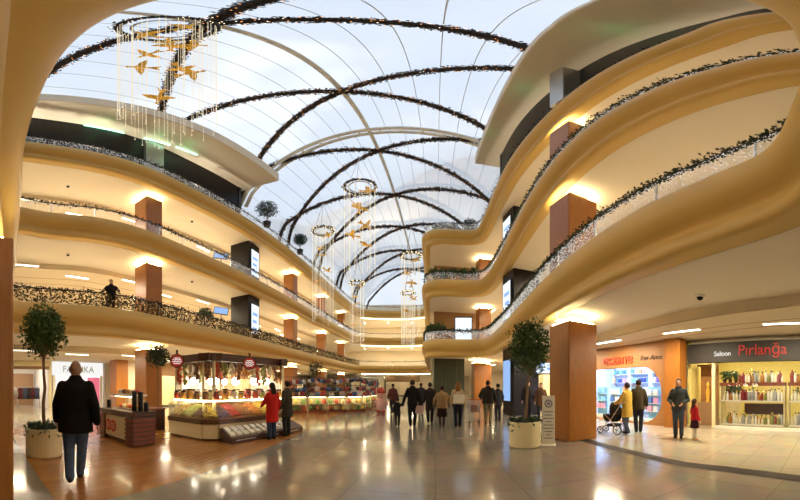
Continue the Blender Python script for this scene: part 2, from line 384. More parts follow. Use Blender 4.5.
# ------------------------------------------------------------------ glass vault
AX0, AXS = -3.6, .135
VA = Vector((AXS, 1, 0)).normalized(); VU = Vector((VA.y, -VA.x, 0))
UH, ZS, ZR, UM = 8.6, 17.0, 4.6, 9.2
def vault(u, v, dz=0.):
    b = Vector((AX0, 0, 0)) + VA * v + VU * u; a = abs(u)
    z = ZS + ZR * (1 - (a / UH) ** 2) if a < 8.4 else ZS + ZR * (1 - (8.4 / UH) ** 2) - (a - 8.4) * 4.55
    return Vector((b.x, b.y, z + dz))
US = [-UM, -8.8] + [-8.4 + 16.8 * i / 24 for i in range(25)] + [8.8, UM]
mb = MB(); nu, nv = len(US) - 1, 16; V0, V1 = -9, 46
vs = [vault(u, V0 + (V1 - V0) * j / nv, .12) + VU * (.12 * (u > 8.5) - .12 * (u < -8.5)) for j in range(nv + 1) for u in US]
mb.add(vs, [(j * (nu + 1) + i, j * (nu + 1) + i + 1, (j + 1) * (nu + 1) + i + 1, (j + 1) * (nu + 1) + i) for j in range(nv) for i in range(nu)])
tag(mb.build('window_roof_vault', ROOFG, smooth=True), kind='structure')
mb = MB()
for k in range(19):
    u = -8.3 + 16.6 * k / 18
    if abs(u) < .2: continue
    mb.tube([vault(u, V0 + 1.0 * j, .06) for j in range(int(V1 - V0) + 1)], .014, 5)
tag(mb.build('trim_roof_cables', CABLE), kind='structure')
sp = thing('roof_ridge_beam', 'grey steel tube running along the crown of the glass roof', 'roof beam', vault(0, 0))
o = MB().tube([vault(0, V0 + j, -.1) - vault(0, 0) for j in range(int(V1 - V0) + 1)], .12, 8).build('tube', TUBE, sp, smooth=True)
# unwrapped double portal arch where the roof slabs end
pa = thing('portal_arch', 'plain pale grey double-tube arch crossing between the two roof slab ends', 'roof arch', vault(0, 14.6))
for dv, dz in ((-.3, -.12), (.3, .12)):
    MB().tube([vault(-UH + 2 * UH * i / 30, 14.6 + dv, dz - .2) - vault(0, 14.6) for i in range(31)], .15, 8).build('tube', TUBE, pa, smooth=True)
for i in range(1, 15):
    u = -UH + 2 * UH * i / 15; MB().tube([vault(u, 14.3, -.32) - vault(0, 14.6), vault(u, 14.9, -.08) - vault(0, 14.6)], .06, 6).build('brace', TUBE, pa)
# garland wrapped diagonal arches
def arch(vc, sgn, label):
    base = vault(0, vc); t = thing('garland_arch', label, 'roof arch', base, 0, 'garland-wrapped roof arches')
    P = [vault(u, vc + sgn * .453 * u, -.25 if abs(u) < 8.5 else -.05) - base for u in [-UM, -8.9, -8.6, -8.3] + [-8 + 16 * i / 30 for i in range(31)] + [8.3, 8.6, 8.9, UM]]
    MB().tube(P, .15, 8).build('tube', GARL, t, smooth=True)
    far = min(1.0, 12 / (vc + 3)); g = MB(); b1, b2 = MB(), MB()
    nl = int(4200 * max(.35, far))
    for k in range(nl):
        s = random.random() * 37.99; i = int(s); p = P[i].lerp(P[i + 1], s - i)
        a = random.random() * 6.28; rr = .15 + .09 * random.random()
        q = p + Vector((0, math.cos(a), math.sin(a))) * rr
        g.leaf(q, .11 / math.sqrt(max(.35, far)), .08 / math.sqrt(max(.35, far)))
        if k % 9 == 0: (b1 if k % 4 else b2).oct(p + Vector((0, math.cos(a), math.sin(a))) * .25, .02)
    tag(g.build('garland', GARL, t), kind='stuff')
    tag(b1.build('fairy_lights', BULBR, t), kind='stuff'); tag(b2.build('white_fairy_lights', BULBW, t), kind='stuff')
for k in range(7):
    vc = 3.7 + 6.6 * k
    arch(vc, 1, 'garland-wrapped diagonal roof arch climbing away to the right, %s from the camera' % ORD[k])
    arch(vc, -1, 'garland-wrapped diagonal roof arch climbing away to the left, %s from the camera' % ORD[k])

# ------------------------------------------------------------------ railings
BRNET = plain('brown_net', (.06, .034, .016), .7, var=.5, scale=20)
NETW = lamp('net_light_white', (1, .95, .86), .78, False); NETA = lamp('net_light_amber', (1, .62, .22), 1.1, False)
def railing(lv, rng, label, garl, dens, netmat, bulbs, dark=False, rail=DMETAL):
    c = LOOPS[lv][0]; nm = normals(c); a, b = rng; Z = FL * lv; n = len(c)
    pts = [c[i % n] for i in range(a, b + 1)]; q = [nm[i % n] for i in range(a, b + 1)]
    ctr = pts[len(pts) // 2]; base = Vector((ctr.x, ctr.y, Z + .34))
    t = thing('balcony_railing', label, 'railing', base, 0, 'balcony railings')
    L = [Vector((p.x, p.y, Z + .34)) - base for p in pts]
    mb = MB(); H = .62
    mb.add([l + Vector((0, 0, z)) for l in L for z in (0, H)], [(2 * i, 2 * i + 2, 2 * i + 3, 2 * i + 1) for i in range(len(L) - 1)])
    o = mb.build('glass_panel', RAILG, t)
    MB().tube([l + Vector((0, 0, H + .02)) for l in L], .035, 6).build('handrail', rail, t, smooth=True)
    ln = [(L[i + 1] - L[i]).length for i in range(len(L) - 1)]; tot = sum(ln)
    acc = 0
    for i, d in enumerate(ln):
        acc += d
        if acc > 1.6:
            acc = 0; MB().box((0, 0, H / 2), (.03, .03, H)).build('post', METAL, t, at=L[i])
    def at(s):
        i = 0
        while i < len(ln) - 1 and s > ln[i]: s -= ln[i]; i += 1
        return L[i].lerp(L[i + 1], min(1, s / ln[i])), q[i]
    if garl:
        g = MB()
        for k in range(int(tot * dens)):
            p, m = at(random.random() * tot); d = (p + base).length; s = .055 + .0035 * min(20, d)
            rr = .06 + .002 * d
            g.leaf(p + Vector((m.x * random.gauss(.02, rr * .5), m.y * random.gauss(.02, rr * .5), H + .03 + random.gauss(0, rr * .6))), s, s * .6)
        tag(g.build('garland', garl, t), kind='stuff')
    g1 = MB()
    for k in range(int(tot * bulbs)):
        p, m = at(random.random() * tot); d = (p + base).length
        if d > 45: continue
        g1.oct(p + Vector((m.x * .03, m.y * .03, random.random() ** .8 * H)), .008 + .00055 * d)
    if bulbs: tag(g1.build('light_net', netmat, t), kind='stuff')
    if dark:
        g = MB()
        for k in range(int(tot * 230)):
            p, m = at(random.random() * tot); g.leaf(p + Vector((m.x * .02, m.y * .02, random.random() * H)), .11, .085)
        tag(g.build('dark_net', BRNET, t), kind='stuff')
    return t
side = {1: 'first', 2: 'second', 3: 'third'}
for lv in (1, 2, 3):
    _, rr, rn, rl, re = LOOPS[lv]
    railing(lv, (rr[0], rr[1] + (SUB if lv == 1 else 0)), 'glass railing with fairy-light net along the %s-level balcony on the right' % side[lv], GARLG if lv < 3 else GARL, 200 if lv == 1 else 150 if lv == 2 else 45, NETW, 260 if lv == 1 else 120)
    railing(lv, (rl[0] - (SUB if lv > 1 else 0), rl[1]), 'glass railing with fairy-light net along the %s-level balcony on the left' % side[lv], GARL, 70 if lv < 3 else 40, NETA if lv == 1 else NETW, 60 if lv == 1 else 90, dark=(lv == 1))
    railing(lv, re, 'glass railing of the %s-level balcony across the far end of the hall' % side[lv], GARL, 20, NETW, 25)

# ------------------------------------------------------------------ pillars with uplights
ceil_of = {0: 3.6, 1: 8.1, 2: 12.6}
def pillar(xy, lv, w, label, mat=PILW, watts=70, rz=0):
    z0 = FL * lv; zc = ceil_of[lv]; h = zc - z0 - .27
    t = thing('pillar', label, 'pillar', (xy[0], xy[1], z0), rz, 'wood-clad pillars')
    MB().bb(-w / 2, -w / 2, 0, w / 2, w / 2, h).build('cladding', mat, t, bevel=.03)
    MB().bb(-w * .3, -w * .3, h, w * .3, w * .3, zc - z0 - .002).build('core', PILC, t)
    mb = MB()
    for a in range(4):
        M = Matrix.Rotation(a * PI / 2, 3, 'Z'); mb.box(M @ Vector((0, w * .41, h + .012)), (w * .8, w * .1, .02), M)
    mb.build('uplight', UPL, t)
    return t
LP = [(-10.75, 8.1), (-9.75, 22.9), (-9.1, 30.6), (-8.4, 38.2)]
RP = [(4.72, 6.4), (6.55, 20.7), (5.2, 28), (5.8, 35)]
LVN = ['ground floor', 'first level', 'second level']
for lv in (0, 1, 2):
    for k, p in enumerate(LP):
        pillar(p, lv, .98, 'orange wood-clad pillar on the %s, %s along the left balcony from the camera' % (LVN[lv], ORD[k]))
    for k, p in enumerate(RP):
        pillar(p, lv, 1.0, 'orange wood-clad pillar on the %s, %s along the right balcony from the camera' % (LVN[lv], ORD[k]))
pillar((-3.5, -.1), 0, 1.1, 'orange wood-clad pillar at the left edge beneath the near golden bridge')
pillar((-15.6, 9.3), 0, .9, 'orange wood-clad pillar beside the white fashion storefront')
pillar((5.9, 19.9), 0, .9, 'orange wood-clad pillar on the ground floor beside the green column')
for (px, D, lab) in ((149, 12.7, 'grey metal-clad pillar head on the third level left'), (566, 7.15, 'grey metal-clad pillar head on the third level right')):
    p = PX(px, D); t = thing('pillar', lab, 'pillar', (p.x, p.y, 13.5)); hh = 3.4 if px < 400 else 4.2; ww = .5 if px < 400 else .32; MB().bb(-ww, -ww, 0, ww, ww, hh).build('cladding', METAL, t, bevel=.03)
    MB().bb(-.25, -.25, hh, .25, .25, hh + .198).build('core', METAL, t)
# dark green column under the right peninsula
t = thing('green_column', 'broad dark green panelled column under the right peninsula balcony', 'column', (PX(448, 20.6).x, PX(448, 20.6).y, 0))
GREEN = plain('dark_green_panel', (.035, .045, .022), .4)
for k in range(4): MB().bb(-1.15 + k * .575 + .01, -.6, 0, -1.15 + (k + 1) * .575 - .01, .6, 3.595).build('panel', GREEN, t, bevel=.02)
# black advertising columns
def ad(xy, lv, face, label, scr, w=1.5):
    z0 = FL * lv; t = thing('advertising_column', label, 'display column', (xy[0], xy[1], z0), 0, 'black advertising columns')
    h = ceil_of[lv] - z0 - .005
    MB().bb(-w / 2, -w / 2, 0, w / 2, w / 2, h).build('body', BLACK, t, bevel=.02)
    sx = face * w / 2
    f = MB().bb(min(sx, sx + face * .08), -.55, .7, max(sx, sx + face * .08), .55, 3.0).build('screen_frame', DMETAL, t, bevel=.01)
    x = sx + face * .082
    s = MB().add([(x, -.5, .76), (x, .5, .76), (x, .5, 2.94), (x, -.5, 2.94)], [(0, 1, 2, 3)]).build('screen', scr, f)
    mb = MB()
    for k in range(3): mb.bb(min(x, x + face * .004), -.35, 1.0 + k * .55, max(x, x + face * .004), .1 + .12 * k, 1.25 + k * .55)
    mb.build('picture', SCREENB, f)
for lv in (1, 2):
    ad((-10.55, 16.5), lv, 1, 'black advertising column with lit screen on the %s, left side' % LVN[lv], SCREENW)
for lv in (0, 1, 2):
    ad((6.45, 13.6), lv, -1, 'black advertising column with tall screen on the %s, right side' % LVN[lv], SCREENW if lv else SCREENB)

# ------------------------------------------------------------------ ceiling lamps and detectors
lampm = None; COVE = lamp('cove_light_lens', (1, .88, .5), 9.0)
def clamp_lamp(p, lv, label, lx=.12, ly=1.3, rz=0., watts=34, grp=''):
    t = thing('ceiling_lamp', label, 'ceiling lamp', p, rz, grp)
    MB().bb(-lx / 2 - .03, -ly / 2 - .03, -.02, lx / 2 + .03, ly / 2 + .03, 0).build('housing', WHITEM, t)
    MB().bb(-lx / 2, -ly / 2, -.03, lx / 2, ly / 2, -.02).build('diffuser', LINE, t)
    light('gallery_light', 'AREA', (p[0], p[1], p[2] - .05), watts, (1, .84, .58), lx * 2, (0, 0, rz), ly)
for lv in (0, 1, 2):
    zl = ceil_of[lv] - .322; k = 0
    for j in range(11):
        y = 2.5 + j * 3.0
        clamp_lamp((-13.6 if j % 2 else -12.8, y, zl), lv, 'linear lamp on the %s left gallery ceiling, %s from the camera' % (LVN[lv], ORD[j]), grp='left gallery ceiling lamps', rz=.0, watts=180)
    for j in range(7):
        y = 1.1 + j * 3.25
        clamp_lamp((7.3, y, zl), lv, 'linear lamp on the %s right gallery ceiling, %s from the camera' % (LVN[lv], ORD[j]), grp='right gallery ceiling lamps', watts=110 if lv else 175)
    for j in range(4):
        clamp_lamp((8.0, 24 + j * 5, ceil_of[lv]), lv, 'linear lamp on the %s right ceiling, %s beyond the peninsula' % (LVN[lv], ORD[j]), grp='right gallery ceiling lamps', watts=130)
        clamp_lamp((-6 + j * 4, 46, ceil_of[lv]), lv, 'linear lamp on the %s far end ceiling, %s from the left' % (LVN[lv], ORD[j]), grp='far end ceiling lamps', watts=160)
def detector(p, label):
    t = thing('smoke_detector', label, 'smoke detector', p, 0, 'smoke detectors')
    MB().lathe([(.11, 0), (.11, -.02), (.08, -.05)], 16).build('ring', WHITEM, t); MB().lathe([(.075, -.05), (.06, -.10), (.02, -.12)], 14).build('dome', BLACK, t, smooth=True)
detector(PD(700, 291, 6.0).to_2d().to_3d() + Vector((0, 0, 3.6)), 'small dark dome detector on the ground floor ceiling at right')
for px, py, zc, nm_ in ((68, 186, 12.6, 'second level'), (68, 254, 8.1, 'first level'), (192, 221, 12.6, 'second level near the black column'), (192, 281, 8.1, 'first level near the black column')):
    D = (zc - EYE) / math.tan((HY - py) / F); p = PX(px, D, zc); detector(p, 'small dark dome detector on the %s ceiling at left' % nm_)
# green strips on the top storey
for k, (pa_, pb_) in enumerate((((84, 125), (124, 133)), ((144, 138), (170, 145)), ((176, 147), (197, 155)))):
    a, b = [PX(p[0], 15.5 / math.tan((HY - p[1]) / F), 17.0) for p in (pa_, pb_)]
    o = MB().tube([(0, 0, 0), b - a], .05, 6).build('led_strip', GREENL, at=a); tag(o, 'greenish glowing strip light under the left roof slab, %s from the left' % ORD[k], 'strip light', 'green strip lights')
    m = (a + b) / 2; light('green_light', 'POINT', (m.x + .5, m.y - .3, 16.75), 2.2, (.2, 1, .35), radius=.1)
for y in (3.0, 7.5, 11.5):
    light('green_light', 'POINT', (3.7 if y > 4 else 3.1, y, 17.4), 1.6, (.2, 1, .4), radius=.1)

# unseen fill lamps added on the top storey to brighten the roof soffits, and cove lights under the far end balconies
for s, pts in (('left', pl), ('right', pr)):
    acc = 99; k = 0
    for a, q in zip(pts[:-1], pts[1:]):
        acc += (q - a).length
        if acc < 3.0 or a.y > 13.4 or a.y < .3: continue
        acc = 0; tq = (q - a).normalized(); m = a + Vector((tq.y, -tq.x)) * .09
        t = thing('soffit_fill_lamp', '%s added unseen fill lamp of the third-level gallery on the %s' % (ORD[k], s), 'fill lamp', (m.x, m.y, 13.5), 0, 'third-level fill lamps'); k += 1
        MB().lathe([(.08, 0), (.08, .04), (.06, .05)], 16).build('rim', METAL, t); MB().lathe([(.055, .05), (.05, .056)], 14).build('lens', LINE, t)
        light('uplight', 'AREA', (m.x, m.y, 13.6), 105, (1, .86, .66), .1, (PI, 0, 0))  # added fill light aimed up at the soffit, hidden behind the balcony edge
for lv in (1, 2, 3):
    c = LOOPS[lv][0]; nm = normals(c); a, b_ = LOOPS[lv][4]
    P = [Vector((c[i].x - nm[i].x * .7, c[i].y - nm[i].y * .7, FL * lv - .97)) for i in range(a + 2, b_ - 1)]; base = P[len(P) // 2]
    o = MB().tube([p - base for p in P], .06, 6).build('cove_light', COVE, at=base); tag(o, 'bright cove light under the %s-level balcony at the far end' % side[lv], 'cove light', 'far end cove lights')
# ------------------------------------------------------------------ chandeliers
def bird(mb, c, s, a):
    M = Matrix.Rotation(a, 3, 'Z') @ Matrix.Rotation(random.uniform(-.5, .5), 3, 'X') @ Matrix.Rotation(random.uniform(-.6, .6), 3, 'Y')
    c = Vector(c)
    mb.ell(c, (.30 * s, .07 * s, .07 * s), 10, 6, M); mb.ell(c + M @ Vector((.30 * s, 0, .03 * s)), .06 * s, 8, 6)
    for q in (-1, 1):
        pts = [(.12, q * .03, .02), (.05, q * .28, .12), (-.10, q * .50, .05), (-.14, q * .26, .03), (-.10, q * .03, .0)]
        v = [c + M @ (Vector(p) * s) for p in pts]; w = [p + M @ Vector((0, 0, .025 * s)) for p in v]
        n = len(v); mb.add(v + w, [list(range(n))[::-1], list(range(n, 2 * n))] + [(i, (i + 1) % n, n + (i + 1) % n, n + i) for i in range(n)])
    pts = [(-.22, -.03, 0), (-.52, -.14, .03), (-.44, 0, .03), (-.52, .14, .03), (-.22, .03, 0)]
    v = [c + M @ (Vector(p) * s) for p in pts]; w = [p + M @ Vector((0, 0, .025 * s)) for p in v]
    n = len(v); mb.add(v + w, [list(range(n))[::-1], list(range(n, 2 * n))] + [(i, (i + 1) % n, n + (i + 1) % n, n + i) for i in range(n)])
def chandelier(px, py, D, R, zb, ns, birds, label, tall=.78):
    p = PD(px, py, D); t = thing('light_string_chandelier', label, 'chandelier', p, 0, 'ring chandeliers of light strings')
    L = p.z - zb; sc = max(1, D / 9)
    MB().tube([(R * math.cos(a * PI / 18), R * math.sin(a * PI / 18), 0) for a in range(36)], .07, 8, closed=True).build('ring', DMETAL, t, smooth=True)
    MB().tube([(R * .72 * math.cos(a * PI / 18), R * .72 * math.sin(a * PI / 18), .0) for a in range(36)], .035, 6, closed=True).build('inner_ring', METAL, t, smooth=True)
    g, b = MB(), MB()
    for k in range(420):
        a = random.random() * 6.283; rr = .11 * random.random(); q = random.random() * 6.283
        P = Vector(((R + rr * math.cos(q)) * math.cos(a), (R + rr * math.cos(q)) * math.sin(a), rr * math.sin(q)))
        g.leaf(P, .09 * sc ** .5, .06 * sc ** .5)
        if k % 4 == 0: b.oct(P * 1.02, .014 * sc)
    tag(g.build('garland', GARL, t), kind='stuff'); tag(b.build('fairy_lights', BULB, t), kind='stuff')
    for k in range(3):
        a = k * 2.1; c = MB(); top = min(20.5, p.z + 3.2) - p.z
        c.tube([(R * math.cos(a), R * math.sin(a), 0), (0, 0, top)], .008 * sc, 5).build('suspension_cable', METAL, t)
    for k in range(ns):
        a = 6.283 * k / ns; rr = R * (1 if k % 3 else .72); x, y = rr * math.cos(a), rr * math.sin(a)
        ll = L * (1 - .12 * random.random() - (.0 if k % 3 else .0)); m = MB()
        m.tube([(x, y, 0), (x, y, -ll)], .0035 * sc, 4)
        st = .22 * sc; q = random.random() * st
        while q < ll: m.oct((x, y, -q), .011 * sc); q += st
        m.oct((x, y, -ll), .02 * sc)
        m.build('light_string', STRL, t)
    for k in range(birds):
        m = MB(); a = k * 2.4; bird(m, (R * .55 * math.cos(a), R * .55 * math.sin(a), -L * (.06 + tall * k / max(1, birds))), .66 if D < 9 else 1.0, a); m.build('golden_bird', GOLDF, t, smooth=False)
STRL = lamp('string_light', (1, .86, .62), .95, False)
chandelier(167, 29, 4.4, .80, 7.6, 60, 10, 'large near ring chandelier of light strings and golden birds at upper left')
chandelier(360, 187, 14, .80, 7.4, 26, 6, 'ring chandelier with the highest small ring in the middle of the hall')
chandelier(323, 231, 20.7, .80, 6.4, 24, 6, 'ring chandelier hanging beside the left balconies in mid hall')
chandelier(411, 256, 22, .78, 5.4, 22, 5, 'ring chandelier hanging beside the right peninsula balcony')
chandelier(357, 283, 31, .80, 6.2, 20, 5, 'ring chandelier far along the hall near the left balconies')
chandelier(408, 293, 34, .80, 6.4, 20, 4, 'farthest ring chandelier near the end of the hall')

# ------------------------------------------------------------------ plants
def foliage(mb, c, r, n, L):
    c = Vector(c)
    for k in range(n):
        d = Vector((random.gauss(0, 1), random.gauss(0, 1), random.gauss(0, 1))).normalized() * (random.random() ** .4)
        lump = 1 + .18 * math.sin(5 * d.x + 3) * math.cos(6 * d.y + 4 * d.z)
        mb.leaf(c + Vector((d.x * r[0], d.y * r[1], d.z * r[2])) * lump, L * random.uniform(.7, 1.2))
def ficus(p, label, R, H, tall, fr, n=2600, L=.10, lean=0.):
    t = thing('potted_ficus', label, 'potted tree', p)
    MB().lathe([(R * .93, 0), (R, .03), (R, H - .02), (R - .01, H), (R - .05, H), (R - .06, H - .1)], 36).build('planter', IVORY, t, smooth=False)
    MB().lathe([(R - .06, H - .1), (R - .06, H - .07)], 24).build('soil', SOIL, t)
    pts = [(.02 * math.sin(3 * k) + lean * k / 6, .02 * math.cos(2 * k), H - .1 + (tall - H + .25) * k / 6) for k in range(7)]
    tr = MB().tube(pts, [.045 - .003 * k for k in range(7)], 8)
    for k in range(6):
        a = k * 1.1; tr.tube([pts[5], Vector(pts[6]) + Vector((fr[0] * .6 * math.cos(a), fr[0] * .6 * math.sin(a), fr[2] * .5 * (1 + .5 * math.sin(a * 3))))], [.022, .008], 6)
    tr.build('trunk', BARK, t, smooth=True)
    f = MB(); foliage(f, (lean, 0, tall + fr[2] * .8), fr, n, L); tag(f.build('crown', LEAF, t), kind='stuff')
    u = MB()
    for k in range(500):
        a = random.random() * 6.283; r_ = R * 1.02 * math.sqrt(random.random())
        u.leaf((r_ * math.cos(a), r_ * math.sin(a), H - .04 + .13 * random.random() - (.2 * random.random() if r_ > R * .95 else 0)), .10)
    tag(u.build('underplanting', LEAFD, t), kind='stuff'); return t
ficus(PX(44, 5.9), 'tall ficus in a round cream planter beside the man in black', .40, .62, 2.27, (.48, .48, .58), 3400, .10)
ficus(PX(525, 6.85), 'ficus in a round cream planter beside the right wood pillar', .40, .64, 1.95, (.52, .5, .72), 2800, .11, .12)
def bush(p, label, r, stem=.3, n=1300, L=.13, tub=True, grp=None):
    lm_ = LEAF if grp == 'peninsula balcony plants' else LEAFD
    t = thing('shrub', label, 'shrub', p, 0, grp)
    if tub: MB().lathe([(.22, 0), (.28, .4), (.24, .4), (.23, .34)], 18).build('tub', DMETAL, t)
    MB().tube([(0, 0, .3 if tub else 0), (0, 0, .4 + stem + r * .5)], .035, 6).build('stem', BARK, t)
    f = MB(); foliage(f, (0, 0, .4 + stem + r), (r, r, r * .95), n, L); tag(f.build('crown', lm_, t), kind='stuff'); return t
Z3 = 13.5
for px, D, r, lab in ((267, 17.9, .75, 'ball-shaped shrub on the left roof terrace beside the slab end'), (300, 22.5, .6, 'ball-shaped shrub on the left roof terrace, farther one')):
    bush(PX(px, D, Z3), lab, r, .55, 1800)
for k, (px, D, r) in enumerate(((438, 19.4, .42), (452, 19.3, .42), (470, 19.1, .6))):
    bush(PX(px, D + .6, Z3), 'dark shrub on top of the right peninsula, %s from the left' % ORD[k], r, .35, grp='peninsula roof shrubs')
for lv, xs in ((2, (434, 443, 453, 463, 474)), (1, (431, 440))):
    for k, px in enumerate(xs):
        bush(PX(px, 19.6 + .3 * (k % 2), FL * lv), 'green plant behind the peninsula railing on the %s, %s from the left' % (LVN[lv], ORD[k]), .36 + .08 * (k % 2), .5, 420, .2, grp='peninsula balcony plants')
bush(PX(205, 16.2, 4.5), 'round potted plant behind the left first-level railing', .5, .5)
bush(PX(158, 11.4, 0), 'leafy green tree rising behind the market kiosk beside a pillar', .5, 1.9, 900, .14)
bush(PX(316, 21.5, 0), 'small round tree behind the far stall beneath the left balcony', .65, 1.9, 600, .16)

# ------------------------------------------------------------------ shop rooms
def shell(name, x0, y0, z0, x1, y1, z1, mat): return tag(MB().bb(x0, y0, z0, x1, y1, z1).build(name, mat), kind='structure')
BLUEW = plain('cool_white_shop_wall', (.62, .72, .92), .6)
YELW = plain('yellow_green_shop_wall', (.72, .60, .20), .7)
SIGNB = plain('dark_speckled_sign_board', (.022, .017, .014), .6, var=.6, scale=14)
SIGNW = wood('tan_wood_fascia', (.29, .125, .035), (.36, .165, .05), .5, (2, .4, 6))
REDL = plain('red_sign_letter', (.52, .05, .015), .4, emit=.06)
REDD = plain('deep_red_letter', (.34, .012, .010), .45, emit=.02)
WHITEL = lamp('white_sign_letter', (1, .97, .9), 1.0)
BROWNL = plain('brown_script_letter', (.07, .03, .015), .5)
# pharmacy
SX = 8.5
def slab_with_opening(y0, y1, z0, z1, hole, x0, x1):
    polys = [[Vector((y0, z0, 0)), Vector((y1, z0, 0)), Vector((y1, z1, 0)), Vector((y0, z1, 0))], [Vector((a, b, 0)) for a, b in hole]]
    tri = geometry.tessellate_polygon(polys); vv = [v for pl in polys for v in pl]; n = len(vv); mb = MB()
    mb.add([(x0, v.x, v.y) for v in vv] + [(x1, v.x, v.y) for v in vv], [list(t) for t in tri] + [[i + n for i in t] for t in tri])
    h = len(hole); mb.add([(x0, a, b) for a, b in hole] + [(x1, a, b) for a, b in hole], [(i, (i + 1) % h, h + (i + 1) % h, h + i) for i in range(h)])
    mb.add([(x0, y0, z0), (x1, y0, z0), (x1, y0, z1), (x0, y0, z1)], [(0, 1, 2, 3)]); return mb
hole = [(11.6, .06), (11.6, 2.32)] + [(6.95 - 1.0 * math.sin(a), 1.32 + 1.0 * math.cos(a)) for a in [i * PI / 2 / 8 for i in range(9)]] + [(6.95 - 1.0 * math.cos(a), .95 - .89 * math.sin(a)) for a in [i * PI / 2 / 8 for i in range(9)]]
t = thing('pharmacy_storefront', 'tan wood pharmacy front with rounded blue-lit opening and red lettering', 'storefront', (0, 0, 0))
slab_with_opening(5.7, 12.0, .0, 3.275, hole, SX, SX + .25).build('wood_fascia', SIGNW, t)
text_mesh('lettering', 'eczane', .66, REDL, t, (SX - .03, 8.25, 2.70), (PI / 2, 0, -PI / 2), .03)
text_mesh('script_lettering', 'Rus Ance', .28, BROWNL, t, (SX - .015, 6.45, 2.66), (PI / 2, 0, -PI / 2), .012, shear=.3)
MB().add([(SX + .12, 6.1, .06), (SX + .12, 9.2, .06), (SX + .12, 9.2, 2.32), (SX + .12, 6.1, 2.32)], [(0, 1, 2, 3)]).build('glass_pane', SHOPG, t)
shell('wall_pharmacy_back', 12.2, 5.4, 0, 12.4, 12.1, 3.27, BLUEW); shell('wall_pharmacy_side', 8.75, 5.42, 0, 12.3, 5.6, 3.27, BLUEW); shell('wall_pharmacy_far', 8.75, 11.95, 0, 12.3, 12.1, 3.27, BLUEW)
shell('wall_pilaster', 8.32, 5.02, 0, 8.8, 5.695, 3.275, PILW)
for y in (6.6, 8.2, 9.8, 11.2):
    light('pharmacy_light', 'AREA', (10.4, y, 3.2), 130, (.50, .66, 1.0), .5, (0, 0, 0), 1.2)
PROD = [plain('product_%s' % n, c, .5, emit=.05) for n, c in (('white', (.8, .85, .9)), ('blue', (.10, .22, .65)), ('cyan', (.25, .55, .8)), ('navy', (.03, .05, .22)), ('pink', (.75, .35, .5)), ('orange', (.8, .35, .1)))]
protos = []
for m, n in zip(PROD, 'white blue cyan navy pink orange'.split()):
    protos.append((MB().bb(-.07, -.10, 0, .07, .10, .24).build('product_box', m, bevel=.008), n))
used = [0] * len(protos)
def place_box(x, y, z, label, k, grp, sc=1.):
    o, n = protos[k]
    if used[k]: o = o.copy(); COL.objects.link(o)
    used[k] += 1; o.location = (x, y, z); o.scale = (sc,) * 3; tag(o, label % n, 'product', grp)
def shelf_unit(name, label, x, y0, y1, levels, grp):
    t = thing(name, label, 'shelf', (x, (y0 + y1) / 2, 0)); W = (y1 - y0) / 2; H = levels[-1] + .45
    for s in (-1, 1): MB().bb(-.16, s * W - .02, 0, .16, s * W + .02, H).build('side_panel', WHITEM, t)
    MB().bb(.12, -W, 0, .15, W, H).build('back_panel', BLUEW, t)
    for z in levels: MB().bb(-.16, -W + .02, z - .02, .12, W - .02, z).build('shelf', WHITEM, t)
units = [(11.85, 5.9, 7.3, 'near'), (11.85, 7.45, 8.85, 'second'), (11.85, 9.0, 10.4, 'third'), (11.85, 10.5, 11.8, 'far')]
for x, y0, y1, nm_ in units:
    lv_ = [.25, .75, 1.25, 1.75, 2.25]
    shelf_unit('pharmacy_shelf', 'white pharmacy shelf of packages, %s one in the row at the back' % nm_, x, y0, y1, lv_, '')
    for r_, z in enumerate(lv_):
        for k in range(5):
            place_box(x - .04, y0 + .15 + k * .27, z + .001, '%%s package on %s pharmacy shelf, row %s, place %s' % (nm_, ORD[r_], ORD[k]), random.choice([0, 0, 1, 1, 2, 2, 3, 4, 5]), 'pharmacy packages')
# free-standing blue counter displays by the window
for k, y in enumerate((7.0, 8.0, 9.3, 10.3)):
    t = thing('display_stand', 'low blue-white window display stand in the pharmacy, %s from the pilaster' % ORD[k], 'display stand', (9.5, y, 0))
    MB().bb(-.25, -.35, 0, .25, .35, .12).build('base', WHITEM, t); MB().bb(-.02, -.35, .12, .02, .35, 1.5).build('back_panel', PROD[2], t)
    for z in (.45, .8, 1.15): MB().bb(-.22, -.35, z - .015, -.02, .35, z).build('shelf', WHITEM, t)
    for r_, z in enumerate((.45, .8, 1.15)):
        for q in range(2): place_box(9.5 - .12, y - .17 + q * .32, z + .001, '%%s package on %s window stand, row %s, place %s' % (ORD[k], ORD[r_], ORD[q]), random.choice([0, 1, 2, 4]), 'pharmacy window packages')
# cosmetics shop
CX = 9.05
t = thing('shop_signboard', 'dark speckled shop signboard with white and red lettering above the bottle shelves', 'sign', (CX, 1.5, 2.38))
MB().bb(-.12, -5.5, 0, .12, 3.52, .72).build('board', SIGNB, t, bevel=.01)
text_mesh('white_lettering', 'Saloon', .24, WHITEL, t, (-.13, 2.12, .30), (PI / 2, 0, -PI / 2), .01)
text_mesh('red_lettering', 'Pırlanğa', .52, REDD, t, (-.14, .68, .38), (PI / 2, 0, -PI / 2), .02)
shell('wall_shop_lintel', CX + .13, -4, 3.1, CX + .2, 5.02, 3.275, CREAM)
shell('wall_shop_back', 12.0, -5, 0, 12.2, 5.4, 3.27, YELW); shell('wall_shop_side', 9.2, 5.04, 0, 12.0, 5.2, 3.27, YELW)
shell('trim_shop_post', 9.0, 3.95, 0, 9.12, 4.07, 2.38, IVORY); shell('trim_shop_sill', 8.98, -4, 0, 9.16, 3.95, .10, WHITEM)
shell('window_shop_front', 9.06, -4, .1, 9.075, 3.95, 2.38, SHOPG)
for y in (-1.5, .5, 2.5, 4.2): light('shop_light', 'AREA', (10.4, y, 3.2), 48, (1, .86, .52), .5, (0, 0, 0), 1.4)
